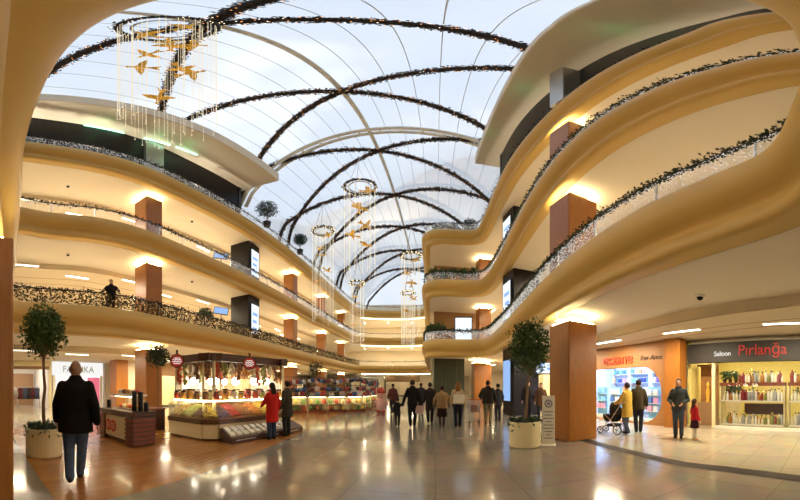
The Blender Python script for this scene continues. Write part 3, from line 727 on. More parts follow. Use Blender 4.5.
for k, y in enumerate((3.2, 1.6, 0.2)):
    p = (9.9, y, 3.24); t = thing('ceiling_spotlight', 'small bright ceiling spotlight in the bottle shop, %s from the entrance' % ORD[k], 'spotlight', p, 0, 'bottle shop spotlights')
    MB().lathe([(.05, .03), (.07, -.06), (.06, -.1)], 12).build('housing', WHITEM, t); MB().lathe([(.05, -.1), (.045, -.115)], 12).build('lens', GLOBE, t)
def bottle_shelf(y0, y1, lab):
    t = thing('bottle_shelf', lab, 'shelf', (9.42, (y0 + y1) / 2, 0)); W = (y1 - y0) / 2
    MB().bb(-.2, -W, .12, .2, W, .17).build('shelf', WHITEM, t); MB().bb(-.2, -W, .97, .2, W, 1.02).build('shelf', WHITEM, t)
    tag(MB().bb(-.22, -W, 1.54, .22, W, 1.66).build('top_shelf', REDW, t), 'thick red-brown top shelf')
    for y in (-W, W - .05): MB().bb(-.2, y, 0, .2, y + .05, 1.54).build('upright', IVORY, t)
    tag(MB().bb(.165, -W + .1, .5, .195, W * .3, .9).build('back_board', DARKW, t), 'dark low back board')
bottle_shelf(1.45, 3.85, 'long bottle shelf with a red-brown top beside the shop entrance'); bottle_shelf(-2.6, 1.35, 'bottle shelf with a red-brown top at the right edge of the photo')
BC = [('cream', (.85, .78, .55)), ('amber', (.42, .17, .03)), ('olive', (.22, .24, .06)), ('white', (.85, .83, .78)), ('maroon', (.25, .03, .04)), ('grey', (.35, .36, .36))]
bp = []
for k, (n, c) in enumerate(BC):
    t = thing('bottle', 'x', 'bottle'); m = plain('bottle_' + n, c, .25)
    w_ = .045 + .012 * (k % 3)
    MB().lathe([(w_ * .9, 0), (w_, .01), (w_, .15 + .02 * k), (w_ * .4, .2 + .02 * k), (w_ * .35, .24 + .02 * k)], 12).build('body', m, t, smooth=True)
    MB().lathe([(w_ * .42, .24 + .02 * k), (w_ * .42, .28 + .02 * k)], 10).build('cap', DMETAL if k % 2 else GOLDF, t)
    bp.append([t, n, 0])
for r_, (z, nm_) in enumerate(((1.661, 'top'), (1.021, 'middle'), (.171, 'bottom'))):
    k = 0; y = 3.1 if r_ == 0 else 3.7
    while y > -.3:
        b = random.choice(bp + bp[:1] * 3 + bp[3:4] * 4); lab = '%s bottle on the %s shop shelf, %s from the entrance' % (b[1], nm_, ORD[k])
        loc = (9.36 + random.uniform(-.06, .06), y, z)
        if b[2]: dup(b[0], loc, lab, scale=random.uniform(.9, 1.35), group='bottles on the %s shop shelf' % nm_)
        else:
            b[0].location = loc; b[0]['label'] = lab; b[0]['group'] = 'bottles on the %s shop shelf' % nm_; b[2] = 1
        k += 1; y -= .118
        if abs(y - 1.4) < .12: y = 1.22
for r_, (z, nm_) in enumerate(((1.661, 'top'), (1.021, 'middle'), (.171, 'bottom'))):
    y = 2.95 if r_ == 0 else 3.62; k = 0
    while y > -.3:
        b = random.choice(bp); dup(b[0], (9.53, y, z), '%s bottle in the rear row of the %s shop shelf, %s from the entrance' % (b[1], nm_, ORD[k]), scale=random.uniform(.9, 1.3), group='rear bottles on the %s shop shelf' % nm_) if b[2] and not (nm_ == 'bottom' and False) else None
        k += 1; y -= .16
        if abs(y - 1.4) < .14: y = 1.2
for b in bp:
    if not b[2]:
        for c_ in list(b[0].children): bpy.data.objects.remove(c_)
        bpy.data.objects.remove(b[0])
for k, y in enumerate((3.72, 3.5, 3.28)):
    t = thing('potted_plant', 'leafy potted plant on the red-brown top shelf, %s from the entrance' % ORD[k], 'plant', (9.4, y, 1.661), 0, 'plants on the bottle shelf')
    MB().lathe([(.06, 0), (.085, .14), (.07, .14)], 14).build('pot', DARKW, t); f = MB()
    for q in range(90): f.leaf((random.gauss(0, .05), random.gauss(0, .05), .14 + random.random() * .25), .13)
    tag(f.build('foliage', LEAF, t), kind='stuff')
t = thing('display_cabinet', 'tall brown entrance cabinet with a golden lit figure niche', 'cabinet', (9.7, 4.55, 0))
MB().bb(-.2, -.38, 0, .2, .38, .9).build('base', WALLD, t, bevel=.01); MB().bb(.12, -.38, .9, .2, .38, 2.3).build('back_panel', SIGNW, t)
MB().lathe([(.1, .9), (.06, 1.0), (.09, 1.3), (.05, 1.5), (.07, 1.6), (.01, 1.72)], 14).build('figure', GOLDF, t, smooth=True)
MB().bb(-.2, -.38, 2.3, .2, .38, 2.38).build('top', WALLD, t)
t = thing('display_cabinet', 'dark green stacked cabinet beside the bottle shop entrance post', 'cabinet', (9.85, 3.86 + .42, 0)); t.location = (10.9, 3.9, 0)
MB().bb(-.2, -.3, 0, .2, .3, .95).build('base', IVORY, t, bevel=.01); MB().bb(-.2, -.3, .95, .2, .3, 1.65).build('upper_box', LEAFD, t, bevel=.01)
# shops further along on the right, ground floor
def store(side, xw, y0, y1, label, sign, glow, extra=None, zt=3.27, lit=True):
    s = 1 if side == 'right' else -1; t = thing('storefront', label, 'storefront', (xw, (y0 + y1) / 2, 0)); W = (y1 - y0) / 2
    X = lambda a: s * a
    def B(n, xa, ya, za, xb, yb, zb, m, par=None):
        return MB().bb(min(X(xa), X(xb)), ya, za, max(X(xa), X(xb)), yb, zb).build(n, m, par or t)
    B('sign_band', 0, -W, 2.35, .2, W, zt, sign)
    for y in (-W, W - .14): B('jamb', 0, y, 0, .2, y + .14, 2.35, WHITEM)
    B('sill', .02, -W + .14, 0, .18, W - .14, .12, DMETAL)
    B('back_wall', 2.2, -W, 0, 2.3, W, zt, glow); B('side_wall', .2, -W, 0, 2.2, -W + .06, zt, glow); B('side_wall', .2, W - .06, 0, 2.2, W, zt, glow)
    g = B('glass_pane', .08, -W + .14, .12, .095, -.55, 2.35, SHOPG); B('glass_pane', .08, .55, .12, .095, W - .14, 2.35, SHOPG)
    B('lamp_strip', .9, -W + .3, zt - .06, 1.2, W - .3, zt - .02, LINE); B('soffit', .2, -W, zt - .02, 2.2, W, zt, WHITEM)
    if lit: light('store_light', 'AREA', (xw + s * 1.1, (y0 + y1) / 2, zt - .1), 60 * W, (1, .82, .55), .4, (0, 0, 0), W * 1.6)
    return t
WARMW = plain('warm_lit_shop_wall', (.85, .72, .48), .7); PALEW = plain('white_lit_shop_wall', (.85, .83, .80), .7)
store('right', 8.6, 12.2, 16.6, 'warm-lit shop front behind the right ficus', SIGNW, WARMW)
store('right', 8.8, 16.8, 22, 'warm-lit shop front beyond the right black column', WALLD, WARMW)
# left shops: white fashion store and open clothing store
tag(MB().bb(-18.3, -8, 0, -18, 1.2, 4.5).build('wall_left_lower', WALLC), kind='structure')
shell('wall_left_fashion_back', -22.6, .8, 0, -22.4, 9.6, 3.3, PALEW); shell('wall_left_fashion_near', -22.4, .9, 0, -18, 1.1, 3.3, WARMW); shell('wall_left_fashion_far', -22.4, 9.35, 0, -18, 9.55, 3.3, PALEW)
shell('wall_left_divider', -22.4, 5.2, 0, -18.0, 5.4, 3.3, PALEW); shell('ceiling_left_shops', -22.5, .9, 3.28, -17.9, 9.5, 3.4, PALEW); shell('floor_left_shops', -22.5, .9, -.05, -18, 9.5, .006, TILEL)
for x, y, wt in ((-20, 3.2, 120), (-20, 7.4, 150)): light('store_light', 'AREA', (x, y, 3.2), wt, (1, .9, .78) if y < 5 else (1, .93, .95), 1.5, (0, 0, 0), 2.5)
t = thing('fashion_storefront', 'white-lit fashion storefront with thin grey lettering behind the man in black', 'storefront', (-17.9, 7.3, 0))
LB = lamp('lit_white_sign', (1, .98, .95), .95)
MB().bb(-.1, -1.9, 2.3, .1, 1.9, 3.25).build('sign_band', LB, t)
text_mesh('lettering', 'FABRIKA', .62, plain('grey_letter', (.35, .45, .42), .5), t, (.115, 0, 2.72), (PI / 2, 0, PI / 2), .01)
for y in (-1.9, 1.72): MB().bb(-.1, y, 0, .1, y + .18, 2.3).build('jamb', WHITEM, t)
MB().bb(-.02, -1.72, .05, -.005, .3, 2.3).build('glass_pane', SHOPG, t)
PINK = plain('pink_poster', (.85, .22, .42), .5, emit=.25); o = MB().bb(-.06, .75, .3, -.03, 1.7, 2.2).build('poster', PINK, t); tag(o, 'bright pink window poster')
o = MB().bb(-.06, -.55, .9, -.03, .0, 2.2).build('poster', plain('blue_poster', (.2, .3, .6), .5, var=.6, scale=4), t); tag(o, 'blue-grey window poster')
t = thing('clothing_storefront', 'slim brown framed shop opening left of the white fashion store', 'storefront', (-17.9, 3.3, 0))
for y in (-2.1, 1.85): MB().bb(-.1, y, 0, .1, y + .14, 2.9).build('post', IVORY, t)
MB().bb(-.1, -2.1, 2.9, .1, 2.0, 3.27).build('header', IVORY, t); MB().bb(-.09, -1.96, 2.7, .09, 1.85, 2.9).build('beam', WALLD, t)
tag(MB().bb(-22.2, 1.6, .0, -22.1, 5, 2.6).build('wall_left_dark_backdrop', WALLD), kind='structure')
CLO = [plain('cloth_%d' % k, c, .8) for k, c in enumerate(((.015, .015, .02), (.10, .015, .02), (.35, .30, .26), (.05, .06, .12), (.4, .12, .10), (.02, .02, .02)))]
def garment(p, label, m, grp, h=.85):
    o = MB().loft([(0, 0, -h, .06, .24), (0, 0, -h * .5, .06, .2), (0, 0, -.12, .06, .24), (0, 0, -.04, .05, .14), (0, 0, 0, .025, .04)], 12).build('hanging_garment', m, at=p, smooth=True)
    tag(o, label, 'garment', grp)
for k, (x, y) in enumerate(((-20.6, 2.6), (-19.6, 4.1))):
    t = thing('clothes_rack', 'metal clothes rack in the open store at left, %s from the frame' % ORD[1 - k], 'clothes rack', (x, y, 0))
    for s in (-.8, .8): MB().tube([(0, s, .03), (0, s, 1.5)], .02, 8).build('post', METAL, t); MB().bb(-.25, s - .03, 0, .25, s + .03, .03).build('foot', METAL, t)
    MB().tube([(0, -.8, 1.5), (0, .8, 1.5)], .02, 8).build('rail', METAL, t)
    for q in range(5): garment((x, y - .6 + q * .3, 1.46), 'garment on the %s clothes rack, %s from its near end' % (('nearer', 'farther')[1 - k], ORD[q]), CLO[(q * 2 + k) % 6], 'garments on the racks')
# wall further on the left with storefronts behind the stalls
shell('wall_left_ground', -18.3, 9.6, 0, -18, 50, 4.5, WALLC)
WH = plain('pale_sign_board', (.7, .68, .62), .5)
for k, (y0, y1, sg) in enumerate(((10.6, 14.6, WALLD), (15, 20, WH), (20.5, 26, SIGNW), (26.5, 33, WH), (33.5, 42, WALLD))):
    tt = store('left', -15.6, y0, y1, 'lit shop front under the left balcony, %s beyond the fashion store' % ORD[k], sg, PALEW if k in (1, 3) else WARMW)
shell('wall_left_shop_line', -15.75, 10.0, 0, -15.55, 10.6, 3.27, WALLC)

for k, (x, sg) in enumerate(((-5.5, WH), (.5, WALLD))):
    tt = store('left', 0, -2.8, 2.8, 'lit shop front across the far end of the hall, %s one' % ('left', 'right')[k], sg, WARMW, lit=False); tt.location = (x, 45.5, 0); tt.rotation_euler = (0, 0, -PI / 2)
# ------------------------------------------------------------------ market kiosk
def frame(P, Q):
    P, Q = Vector((*P, 0)), Vector((*Q, 0)); u = (Q - P).normalized(); n = Vector((-u.y, u.x, 0))   # n points inwards (counter-clockwise outline)
    return P, u, n, (Q - P).length, Matrix((u, n, Vector((0, 0, 1)))).transposed()
OUT = [(-6.4, 5.62), (-4.95, 5.55), (-4.6, 5.85), (-3.75, 8.75), (-5.0, 9.5), (-6.9, 8.6), (-6.95, 6.3)]
KB = Vector((-5.4, 7.3, 0))
kio = thing('market_kiosk', 'large nut and dried-fruit kiosk with white base, glass cases and brown canopy', 'kiosk', KB)
CTR = plain('brown_counter_edge', (.10, .05, .025), .4); WB = plain('kiosk_white_panel', (.80, .72, .52), .4, var=.03)
def kbox(mbname, mat, P, u, n, M, a0, a1, d0, d1, z0, z1, par=None, lab=None, bev=.0):
    c = P + u * ((a0 + a1) / 2) + n * ((d0 + d1) / 2) + Vector((0, 0, (z0 + z1) / 2)) - KB
    o = MB().box(c, (a1 - a0, d1 - d0, z1 - z0), M).build(mbname, mat, par or kio, bevel=bev)
    if lab: o['label'] = lab
    return o
HEAP = [('pale almonds', (.62, .42, .18)), ('red dried berries', (.42, .05, .03)), ('yellow apricots', (.72, .42, .06)), ('green pistachios', (.36, .40, .12)), ('brown hazelnuts', (.30, .14, .05)), ('pale seeds', (.70, .58, .32)), ('dark raisins', (.09, .03, .02)), ('orange figs', (.55, .22, .04))]
HM = [plain('heap_' + n.replace(' ', '_'), tuple(min(.95, v * 1.35 + .03) for v in c), .6, var=.35, scale=25) for n, c in HEAP]
GOODS = [plain('goods_%d' % k, c, .5) for k, c in enumerate(((.72, .60, .30), (.50, .08, .04), (.30, .32, .10), (.80, .72, .55), (.24, .10, .04), (.62, .30, .06)))]
jar0 = None; hk = jk = gk = 0
FN = ['left face', 'chamfered corner', 'right face', 'rear right face', 'rear face', 'rear left face', 'left end']
for e in range(len(OUT)):
    P, u, n, L, M = frame(OUT[e], OUT[(e + 1) % len(OUT)])
    front = e in (0, 1, 2)
    kbox('base_panel', WB, P, u, n, M, .02, L - .02, .0, .66, .06, .47, lab='white lower panel')
    kbox('plinth', CTR, P, u, n, M, .05, L - .05, .05, .6, 0, .06)
    kbox('counter', CTR, P, u, n, M, 0, L, -.04, .66, .47, .60)
    # sloped tray board
    A = [P + u * a + n * d + Vector((0, 0, z)) - KB for a, d, z in ((.02, .02, .62), (L - .02, .02, .62), (L - .02, .62, .92), (.02, .62, .92), (.02, .02, .6), (L - .02, .02, .6), (L - .02, .62, .6), (.02, .62, .6))]
    MB().add(A, [(0, 1, 2, 3), (7, 6, 5, 4), (0, 4, 5, 1), (1, 5, 6, 2), (2, 6, 7, 3), (3, 7, 4, 0)]).build('tray_board', SIGNW, kio)
    kbox('glass_front', CASEG, P, u, n, M, .02, L - .02, -.01, 0, .62, 1.0)
    kbox('glass_shelf', CASEG, P, u, n, M, .02, L - .02, .14, .62, 1.12, 1.135)
    kbox('strip_light', TRAYL, P, u, n, M, .05, L - .05, .16, .20, 1.09, 1.115)
    kbox('post', IVORY, P, u, n, M, 0, .07, .25, .32, .6, 2.24)
    kbox('canopy_beam', DARKW, P, u, n, M, -.1, L + .1, .18, .42, 2.24, 2.46)
    nt_ = max(1, round(L / .46)); w_ = L / nt_
    for k in range(nt_ if e < 4 else 0):
        h = HM[(hk * 3 + e) % 8]; nm_ = HEAP[(hk * 3 + e) % 8][0]; mb = MB()
        for q in range(210):
            a, d = random.uniform(.04, w_ - .04), random.uniform(.05, .6)
            hh = .10 * (1 - (2 * a / w_ - 1) ** 2) * (1 - (2 * d / .64 - 1) ** 2)
            mb.oct(Vector(P + u * (w_ * k + a) + n * d) + Vector((0, 0, .62 + .5 * d + .015 + hh * random.random() ** .4)) - KB, random.uniform(.026, .040))
        c = P + u * (w_ * k + w_ / 2) + n * .3
        for i, v in enumerate(mb.v): mb.v[i] = tuple(Vector(v) + KB - Vector((c.x, c.y, .75)))
        o = mb.build('nut_heap', h, at=(c.x, c.y, .75)); tag(o, 'heap of %s in the kiosk tray on the %s, %s along it' % (nm_, FN[e], ORD[k]), 'food heap', 'kiosk tray heaps', 'stuff'); hk += 1
    nj = int(L / .15)
    for k in range(nj):
        p = P + u * (.1 + k * .15) + n * (.24 + .2 * (k % 2)) + Vector((0, 0, 1.136)); lab = 'jar on the kiosk glass shelf along the %s, %s from its start' % (FN[e], ORD[k])
        if jar0 is None:
            jar0 = []
            for g in GOODS:
                t = thing('jar', '', 'jar'); MB().lathe([(.07, 0), (.085, .02), (.085, .17), (.06, .2)], 12).build('body', g, t, smooth=True); MB().lathe([(.065, .2), (.065, .235)], 12).build('lid', DARKW, t); jar0.append([t, 0])
        j = jar0[random.randrange(6)]
        if j[1]: dup(j[0], p, lab, scale=random.uniform(.75, 1.35), group='kiosk shelf jars')
        else: j[0].location = p; j[0]['label'] = lab; j[0]['group'] = 'kiosk shelf jars'; j[1] = 1
        jk += 1
    nh = max(1, int(L / .27))
    for k in range(nh):
        p = P + u * (.15 + k * .27) + n * .3 + Vector((0, 0, 2.24)); ln = random.uniform(.35, .72); mb = MB()
        mb.tube([(0, 0, 0), (0, 0, -ln)], .008, 5)
        for q in range(12):
            mb.ell((random.gauss(0, .035), random.gauss(0, .035), -.08 - (ln - .08) * q / 12), (.05, .05, .065), 7, 5)
        o = mb.build('hanging_bunch', GOODS[(k + e * 3 + 1) % 6], at=p, smooth=True); tag(o, 'dried bunch hanging from the kiosk canopy on the %s, %s along it' % (FN[e], ORD[k]), 'hanging bunch', 'hanging dried bunches'); gk += 1
    npd = max(1, int(L / .8)) if e != 1 else 0
    for k in range(npd):
        p = P + u * (.4 + k * .8) + n * .75 + Vector((0, 0, 2.35)); t = thing('pendant_lamp', 'white globe pendant lamp glowing over the kiosk %s, %s along it' % (FN[e], ORD[k]), 'lamp', p, 0, 'kiosk pendant lamps')
        MB().tube([(0, 0, 0), (0, 0, -.5)], .01, 6).build('cord', DMETAL, t); MB().lathe([(.02, -.5), (.07, -.53), (.07, -.56)], 12).build('holder', METAL, t); MB().ell((0, 0, -.66), .12, 14, 10).build('globe', GLOBE, t, smooth=True)
        kbox('cross_beam', DARKW, P, u, n, M, .36 + k * .8, .44 + k * .8, .38, .82, 2.36, 2.42)
for j in jar0:
    if not j[1]:
        for c_ in list(j[0].children): bpy.data.objects.remove(c_)
        bpy.data.objects.remove(j[0])
# round red signs
for k, (px, py, D) in enumerate(((177, 361, 7.3), (249.5, 363.5, 7.75))):
    p = PD(px, py, D); t = thing('round_sign', 'round red sign with pale lettering on the kiosk canopy, %s one' % ('left', 'right')[k], 'sign', p, -az(px) , 'round kiosk signs')
    R_ = Matrix.Rotation(PI / 2, 3, 'X')
    mb = MB().lathe([(.19, -.02), (.19, .02)], 28); mb.v = [tuple(R_ @ Vector(v)) for v in mb.v]; mb.build('rim', DARKW, t)
    mb = MB().lathe([(.165, 0), (.165, .028)], 28); mb.v = [tuple(R_ @ Vector(v)) for v in mb.v]; mb.build('disc', plain('sign_red_%d' % k, (.50, .04, .03), .4, emit=.1), t)
    mb = MB()
    for q, (w_, z) in enumerate(((.16, .075), (.24, .03), (.26, -.02), (.18, -.07))):
        mb.tube([(-w_ / 2 + w_ * i / 8, -.03, z + .012 * math.sin(i * 2.1 + q)) for i in range(9)], .009, 5)
    mb.build('lettering', WHITEL, t)
    MB().bb(-.03, -.015, .18, .03, .015, .3).build('bracket', DARKW, t)
# scoop bin bench along the right face
P, u, n, L, M = frame(OUT[2], OUT[3]); c = P + u * (L / 2) - n * .27
ben = thing('scoop_bin_bench', 'low dark bench of white scoop bins in front of the kiosk right face', 'bench', (c.x, c.y, 0), math.atan2(u.y, u.x))
MB().bb(-L / 2, -.30, 0, L / 2, .21, .16).build('body', DARKW, ben, bevel=.015)
MB().add([(-L / 2, -.28, .16), (L / 2, -.28, .16), (L / 2, .21, .36), (-L / 2, .21, .36), (-L / 2, .21, .16), (L / 2, .21, .16)], [(0, 1, 2, 3), (3, 2, 5, 4), (0, 4, 5, 1), (0, 3, 4), (1, 5, 2)]).build('sloped_top', CTR, ben)
for k in range(3): MB().bb(-L / 2 + .15 + k * .95, -.306, .07, -L / 2 + .85 + k * .95, -.30, .10).build('vent_slot', METAL, ben)
for k in range(10):
    x = -L / 2 + .13 + k * .235
    if x > L / 2 - .1: break
    b_ = MB(); b_.add([(x - .085, -.22, .19), (x + .085, -.22, .19), (x + .085, .16, .342), (x - .085, .16, .342), (x - .085, -.22, .24), (x + .085, -.22, .24), (x + .085, .16, .40), (x - .085, .16, .40)], [(3, 2, 1, 0), (4, 5, 6, 7), (0, 1, 5, 4), (1, 2, 6, 5), (2, 3, 7, 6), (3, 0, 4, 7)])
    o = b_.build('scoop_bin', WHITEM, ben)
    MB().tube([(x, -.08, .31), (x, -.14, .33), (x + .01, -.2, .36)], .012, 5).build('scoop', METAL, o)
# small dessert counter at the left
K2 = thing('dessert_counter', 'small brown counter with slatted ends, white front and round red emblems', 'counter', (-6.42, 4.35, 0), math.radians(-2.5))
MB().bb(-.62, -.62, .12, .62, .02, .72).build('front_panel', WB, K2, bevel=.01)
MB().bb(-.98, -.66, .74, .98, .06, .88).build('counter_top', DARKW, K2, bevel=.015); MB().bb(-.9, -.55, 0, .9, 0, .12).build('plinth', DARKW, K2)
for s in (-1, 1):
    o = MB().bb(s * .80 - .18, -.66, .0, s * .80 + .18, .03, .74).build('end_block', DARKW, K2, bevel=.04)
    for k in range(6):
        MB().bb(s * .80 - .19, -.672, .05 + k * .115, s * .80 + .19, -.655, .13 + k * .115).build('slat', REDW, o)
        MB().bb(s * .80 + s * .178, -.64, .05 + k * .115, s * .80 + s * .192, .02, .13 + k * .115).build('slat', REDW, o)
R_ = Matrix.Rotation(PI / 2, 3, 'X')
for k, x in enumerate((-.42, -.12)):
    mb = MB().lathe([(.17, 0), (.17, .015)], 24); mb.v = [tuple(R_ @ Vector(v) + Vector((x, -.622, .42))) for v in mb.v]; o = mb.build('emblem', plain('emblem_red_%d' % k, (.55, .05, .04), .4), K2)
    mb = MB()
    for q in range(3): mb.tube([(x - .1 + .2 * i / 6, -.642, .48 - .06 * q + .012 * math.sin(i * 2 + q)) for i in range(7)], .008, 5)
    mb.build('emblem_lettering', WHITEM, o)
tag(MB().bb(-.6, -.5, .88, .5, .02, 1.25).build('glass_case', CASEG, K2), None); MB().bb(-.66, -.54, 1.25, .56, .05, 1.30).build('lit_shelf', TRAYL if False else WHITEM, K2); MB().bb(-.55, -.35, 1.225, .45, -.30, 1.25).build('strip_light', TRAYL, K2)
def w2(x, y, z): return K2.matrix_basis @ Vector((x, y, z)) if False else Vector((-6.42, 4.35, 0)) + Matrix.Rotation(math.radians(-2.5), 3, 'Z') @ Vector((x, y, z))
for k in range(6):
    m = GOODS[(k * 2 + 1) % 6]
    t = thing('cake', 'small cake in the dessert counter case, %s from the left' % ORD[k], 'cake', w2(-.5 + k * .18, -.15, .885), 0, 'cakes in the glass case')
    MB().lathe([(.075, 0), (.075, .012)], 16).build('plate', WHITEM, t); MB().lathe([(.065, .012), (.068, .1), (.05, .125)], 16).build('sponge', m, t, smooth=True)
for k in range(5):
    p = w2(-.52 + k * .22, -.15, 1.301); o = MB().ell((0, 0, .07), (.10, .1, .07), 12, 8).build('pastry_bag', GOODS[(k + 3) % 6], at=p, smooth=True); tag(o, 'wrapped pastry pack on top of the dessert case, %s from the left' % ORD[k], 'pastry', 'packs on the dessert case')
for k, (x, h) in enumerate(((.66, .52), (.80, .50), (.90, .24))):
    p = w2(x, -.42 + .1 * k, .882); t = thing('canister', 'black canister at the right end of the dessert counter, %s one' % ORD[k], 'canister', p, 0, 'dessert counter canisters')
    MB().lathe([(.06, 0), (.065, .02), (.065, h - .05)], 14).build('body', BLACK, t, smooth=True); MB().lathe([(.068, h - .05), (.068, h - .01), (.02, h)], 14).build('lid', DMETAL, t)
t = thing('canister', 'black canister at the left end of the dessert counter', 'canister', w2(-.84, -.4, .882)); MB().lathe([(.07, 0), (.07, .2)], 14).build('body', BLACK, t); MB().lathe([(.073, .2), (.073, .24)], 14).build('lid', DMETAL, t)
t = thing('side_cabinet', 'dark brown low cabinet between the dessert counter and the kiosk', 'cabinet', (-6.05, 5.35, 0), 0); t.location = (-7.6, 5.9, 0)
MB().bb(-.35, -.3, .0, .35, .3, .72).build('body', DARKW, t, bevel=.015); MB().bb(-.38, -.33, .72, .38, .33, .77).build('top', REDW, t, bevel=.01)
# ------------------------------------------------------------------ far stalls with glass cases
GM = [plain('bag_%d' % k, c, .6) for k, c in enumerate(((.22, .02, .03), (.03, .03, .05), (.45, .05, .06), (.05, .10, .28), (.55, .40, .38), (.12, .05, .04), (.60, .58, .55), (.10, .22, .38)))]
CASEIN = [plain('case_goods_%d' % k, c, .5) for k, c in enumerate(((.75, .55, .15), (.20, .35, .08), (.55, .10, .05), (.85, .75, .45)))]
pts = [(-6.3, 14.0), (-5.2, 14.75), (-4.15, 15.2), (-3.1, 15.65), (-2.2, 16.1), (-1.9, 17.7), (-1.6, 19.3), (-1.35, 20.9)]
bk = 0
for k in range(len(pts) - 1):
    P, u, n, L, M = frame(pts[k], pts[k + 1])
    if k == 4: P = P + u * .5; L -= .5
    c = P + u * (L / 2)
    t = thing('display_case', 'yellow-lit glass display case of the far stall, %s from the left' % ORD[k], 'display case', (c.x, c.y, 0), math.atan2(u.y, u.x), 'far stall display cases'); W = L / 2 - .04
    MB().bb(-W, .0, 0, W, .55, .14).build('base', REDW, t); MB().bb(-W, .5, .14, W, .55, .92).build('back_panel', IVORY, t); MB().bb(-W, 0, .92, W, .55, .99).build('top', DARKW, t, bevel=.01)
    for s in (-1, 1): MB().bb(s * W - .03 * (s > 0), 0, .14, s * W + .03 * (s < 0), .04, .92).build('corner_post', IVORY, t)
    MB().bb(-W + .03, .01, .14, W - .03, .02, .92).build('glass_front', CASEG, t); MB().bb(-W + .05, .08, .895, W - .05, .16, .915).build('strip_light', TRAYL, t); MB().bb(-W + .03, .06, .5, W - .03, .5, .515).build('shelf', WHITEM, t)
    for q in range(6):
        x = -W + .14 + (q % 3) * (2 * W - .28) / 2; z = .14 if q < 3 else .515; R3 = Matrix.Rotation(math.atan2(u.y, u.x), 3, 'Z')
        o = MB().lathe([(.11, 0), (.13, .05), (.12, .22), (.05, .27)], 12).build('packed_good', CASEIN[(q + k) % 4], at=Vector((c.x, c.y, z)) + R3 @ Vector((x, .27, .001)), smooth=True)
        tag(o, 'packed good, far stall case %s from left, %s shelf, %s place' % (ORD[k], ('lower', 'upper')[q // 3], ORD[q % 3]), 'package', 'goods in the far stall cases')
    # rack above with bags
    rk = thing('goods_rack', 'dark rack of hanging bags above the far stall case %s from the left' % ORD[k], 'rack', Vector((c.x, c.y, .99)) + R3 @ Vector((0, .35, 0)), math.atan2(u.y, u.x), 'far stall racks')
    for s in (-1, 1): MB().tube([(s * W * .9, 0, 0), (s * W * .9, 0, 1.1)], .02, 6).build('post', DMETAL, rk)
    for z in (.62, 1.1): MB().tube([(-W * .9, 0, z), (W * .9, 0, z)], .015, 6).build('rail', DMETAL, rk)
    for q in range(12):
        x = -W * .84 + (q % 6) * W * 1.68 / 5 + random.uniform(-.03, .03); z = 2.07 if q < 6 else 1.59; s = random.uniform(.7, 1.05) * min(1.35, W / .55); h_ = random.uniform(.14, .26) * s
        mb = MB(); mb.loft([(0, 0, -h_ - .2 * s, .10 * s, .05), (0, 0, -h_ - .14 * s, .145 * s, .075), (0, 0, -h_, .13 * s, .065), (0, 0, -h_ + .05, .10 * s, .045)], 10)
        ha = MB().tube([(-.07 * s, 0, -h_ + .02), (-.05 * s, 0, -.03), (0, 0, .01), (.05 * s, 0, -.03), (.07 * s, 0, -h_ + .02)], .01, 5)
        r0 = thing('hanging_bag', 'bag above far stall case %s from left, %s rail, %s place' % (ORD[k], ('upper', 'lower')[q // 6], ORD[q % 6]), 'bag', Vector((c.x, c.y, z)) + R3 @ Vector((x, .35 - .05, .0)), math.atan2(u.y, u.x), 'bags on the far stall racks')
        mb.build('body', GM[random.choice((0, 0, 1, 1, 1, 2, 3, 4, 5, 5, 6, 7))], r0, smooth=True); ha.build('handle', DMETAL, r0); bk += 1
    for q in range(3):
        o = MB().bb(-.13, -.1, 0, .13, .1, .16 + .05 * q).build('gift_box', GM[(q * 3 + k * 2 + 2) % 8], at=Vector((c.x, c.y, .991)) + R3 @ Vector((-W * .6 + q * W * .6, .14, 0)), rz=math.atan2(u.y, u.x), bevel=.01); tag(o, 'gift box on far stall case %s from left, %s place' % (ORD[k], ORD[q]), 'box', 'boxes on the far stall')
p = PX(381, 15.6); t = thing('plush_figure', 'big pale pink plush figure standing at the right end of the far stall', 'plush toy', p)
PP = plain('pale_pink_plush', (.75, .45, .40), .9); RP_ = plain('red_plush', (.45, .06, .05), .9)
MB().ell((0, 0, .45), (.30, .27, .45), 16, 10).build('body', PP, t, smooth=True); MB().ell((0, 0, 1.05), (.25, .24, .24), 16, 10).build('head', PP, t, smooth=True)
MB().lathe([(.26, 1.15), (.22, 1.28), (.10, 1.45), (.02, 1.52)], 16).build('hat', RP_, t, smooth=True)
for s in (-1, 1): MB().ell((s * .30, -.05, .6), (.09, .09, .22), 10, 6, Matrix.Rotation(s * -.5, 3, 'Y')).build('arm', PP, t, smooth=True); MB().ell((s * .15, -.1, .1), (.13, .2, .1), 10, 6).build('foot', RP_, t, smooth=True)
# ------------------------------------------------------------------ signs, screens
p = PX(548.5, 6.9); t = thing('information_stand', 'narrow white information stand with round grey emblem beside the cream planter', 'sign', p, -az(548))
MB().bb(-.19, -.16, 0, .19, .16, .03).build('base', WHITEM, t, bevel=.008); MB().bb(-.16, -.02, .03, .16, .02, 1.28).build('panel', WHITEM, t, bevel=.008)
GREYL = plain('grey_print', (.25, .27, .34), .6)
mb = MB().tube([(.085 * math.cos(a * PI / 12), -.024, 1.08 + .085 * math.sin(a * PI / 12)) for a in range(24)], .018, 6, closed=True); mb.ell((0, -.022, 1.08), (.04, .006, .04), 10, 6); mb.build('emblem', GREYL, t)
mb = MB()
for q in range(9):
    w_ = (.12, .10, .13, .08, .12, .13, .1, .06, .11)[q]; mb.bb(-w_, -.0225, .86 - q * .085, w_, -.02, .885 - q * .085)
mb.build('print_lines', GREYL, t)
p = PD(544, 368.5, 10.5); t = thing('hanging_display', 'blue-white information display hanging from the ceiling beside the right pillar', 'screen', p, -az(544) + .25)
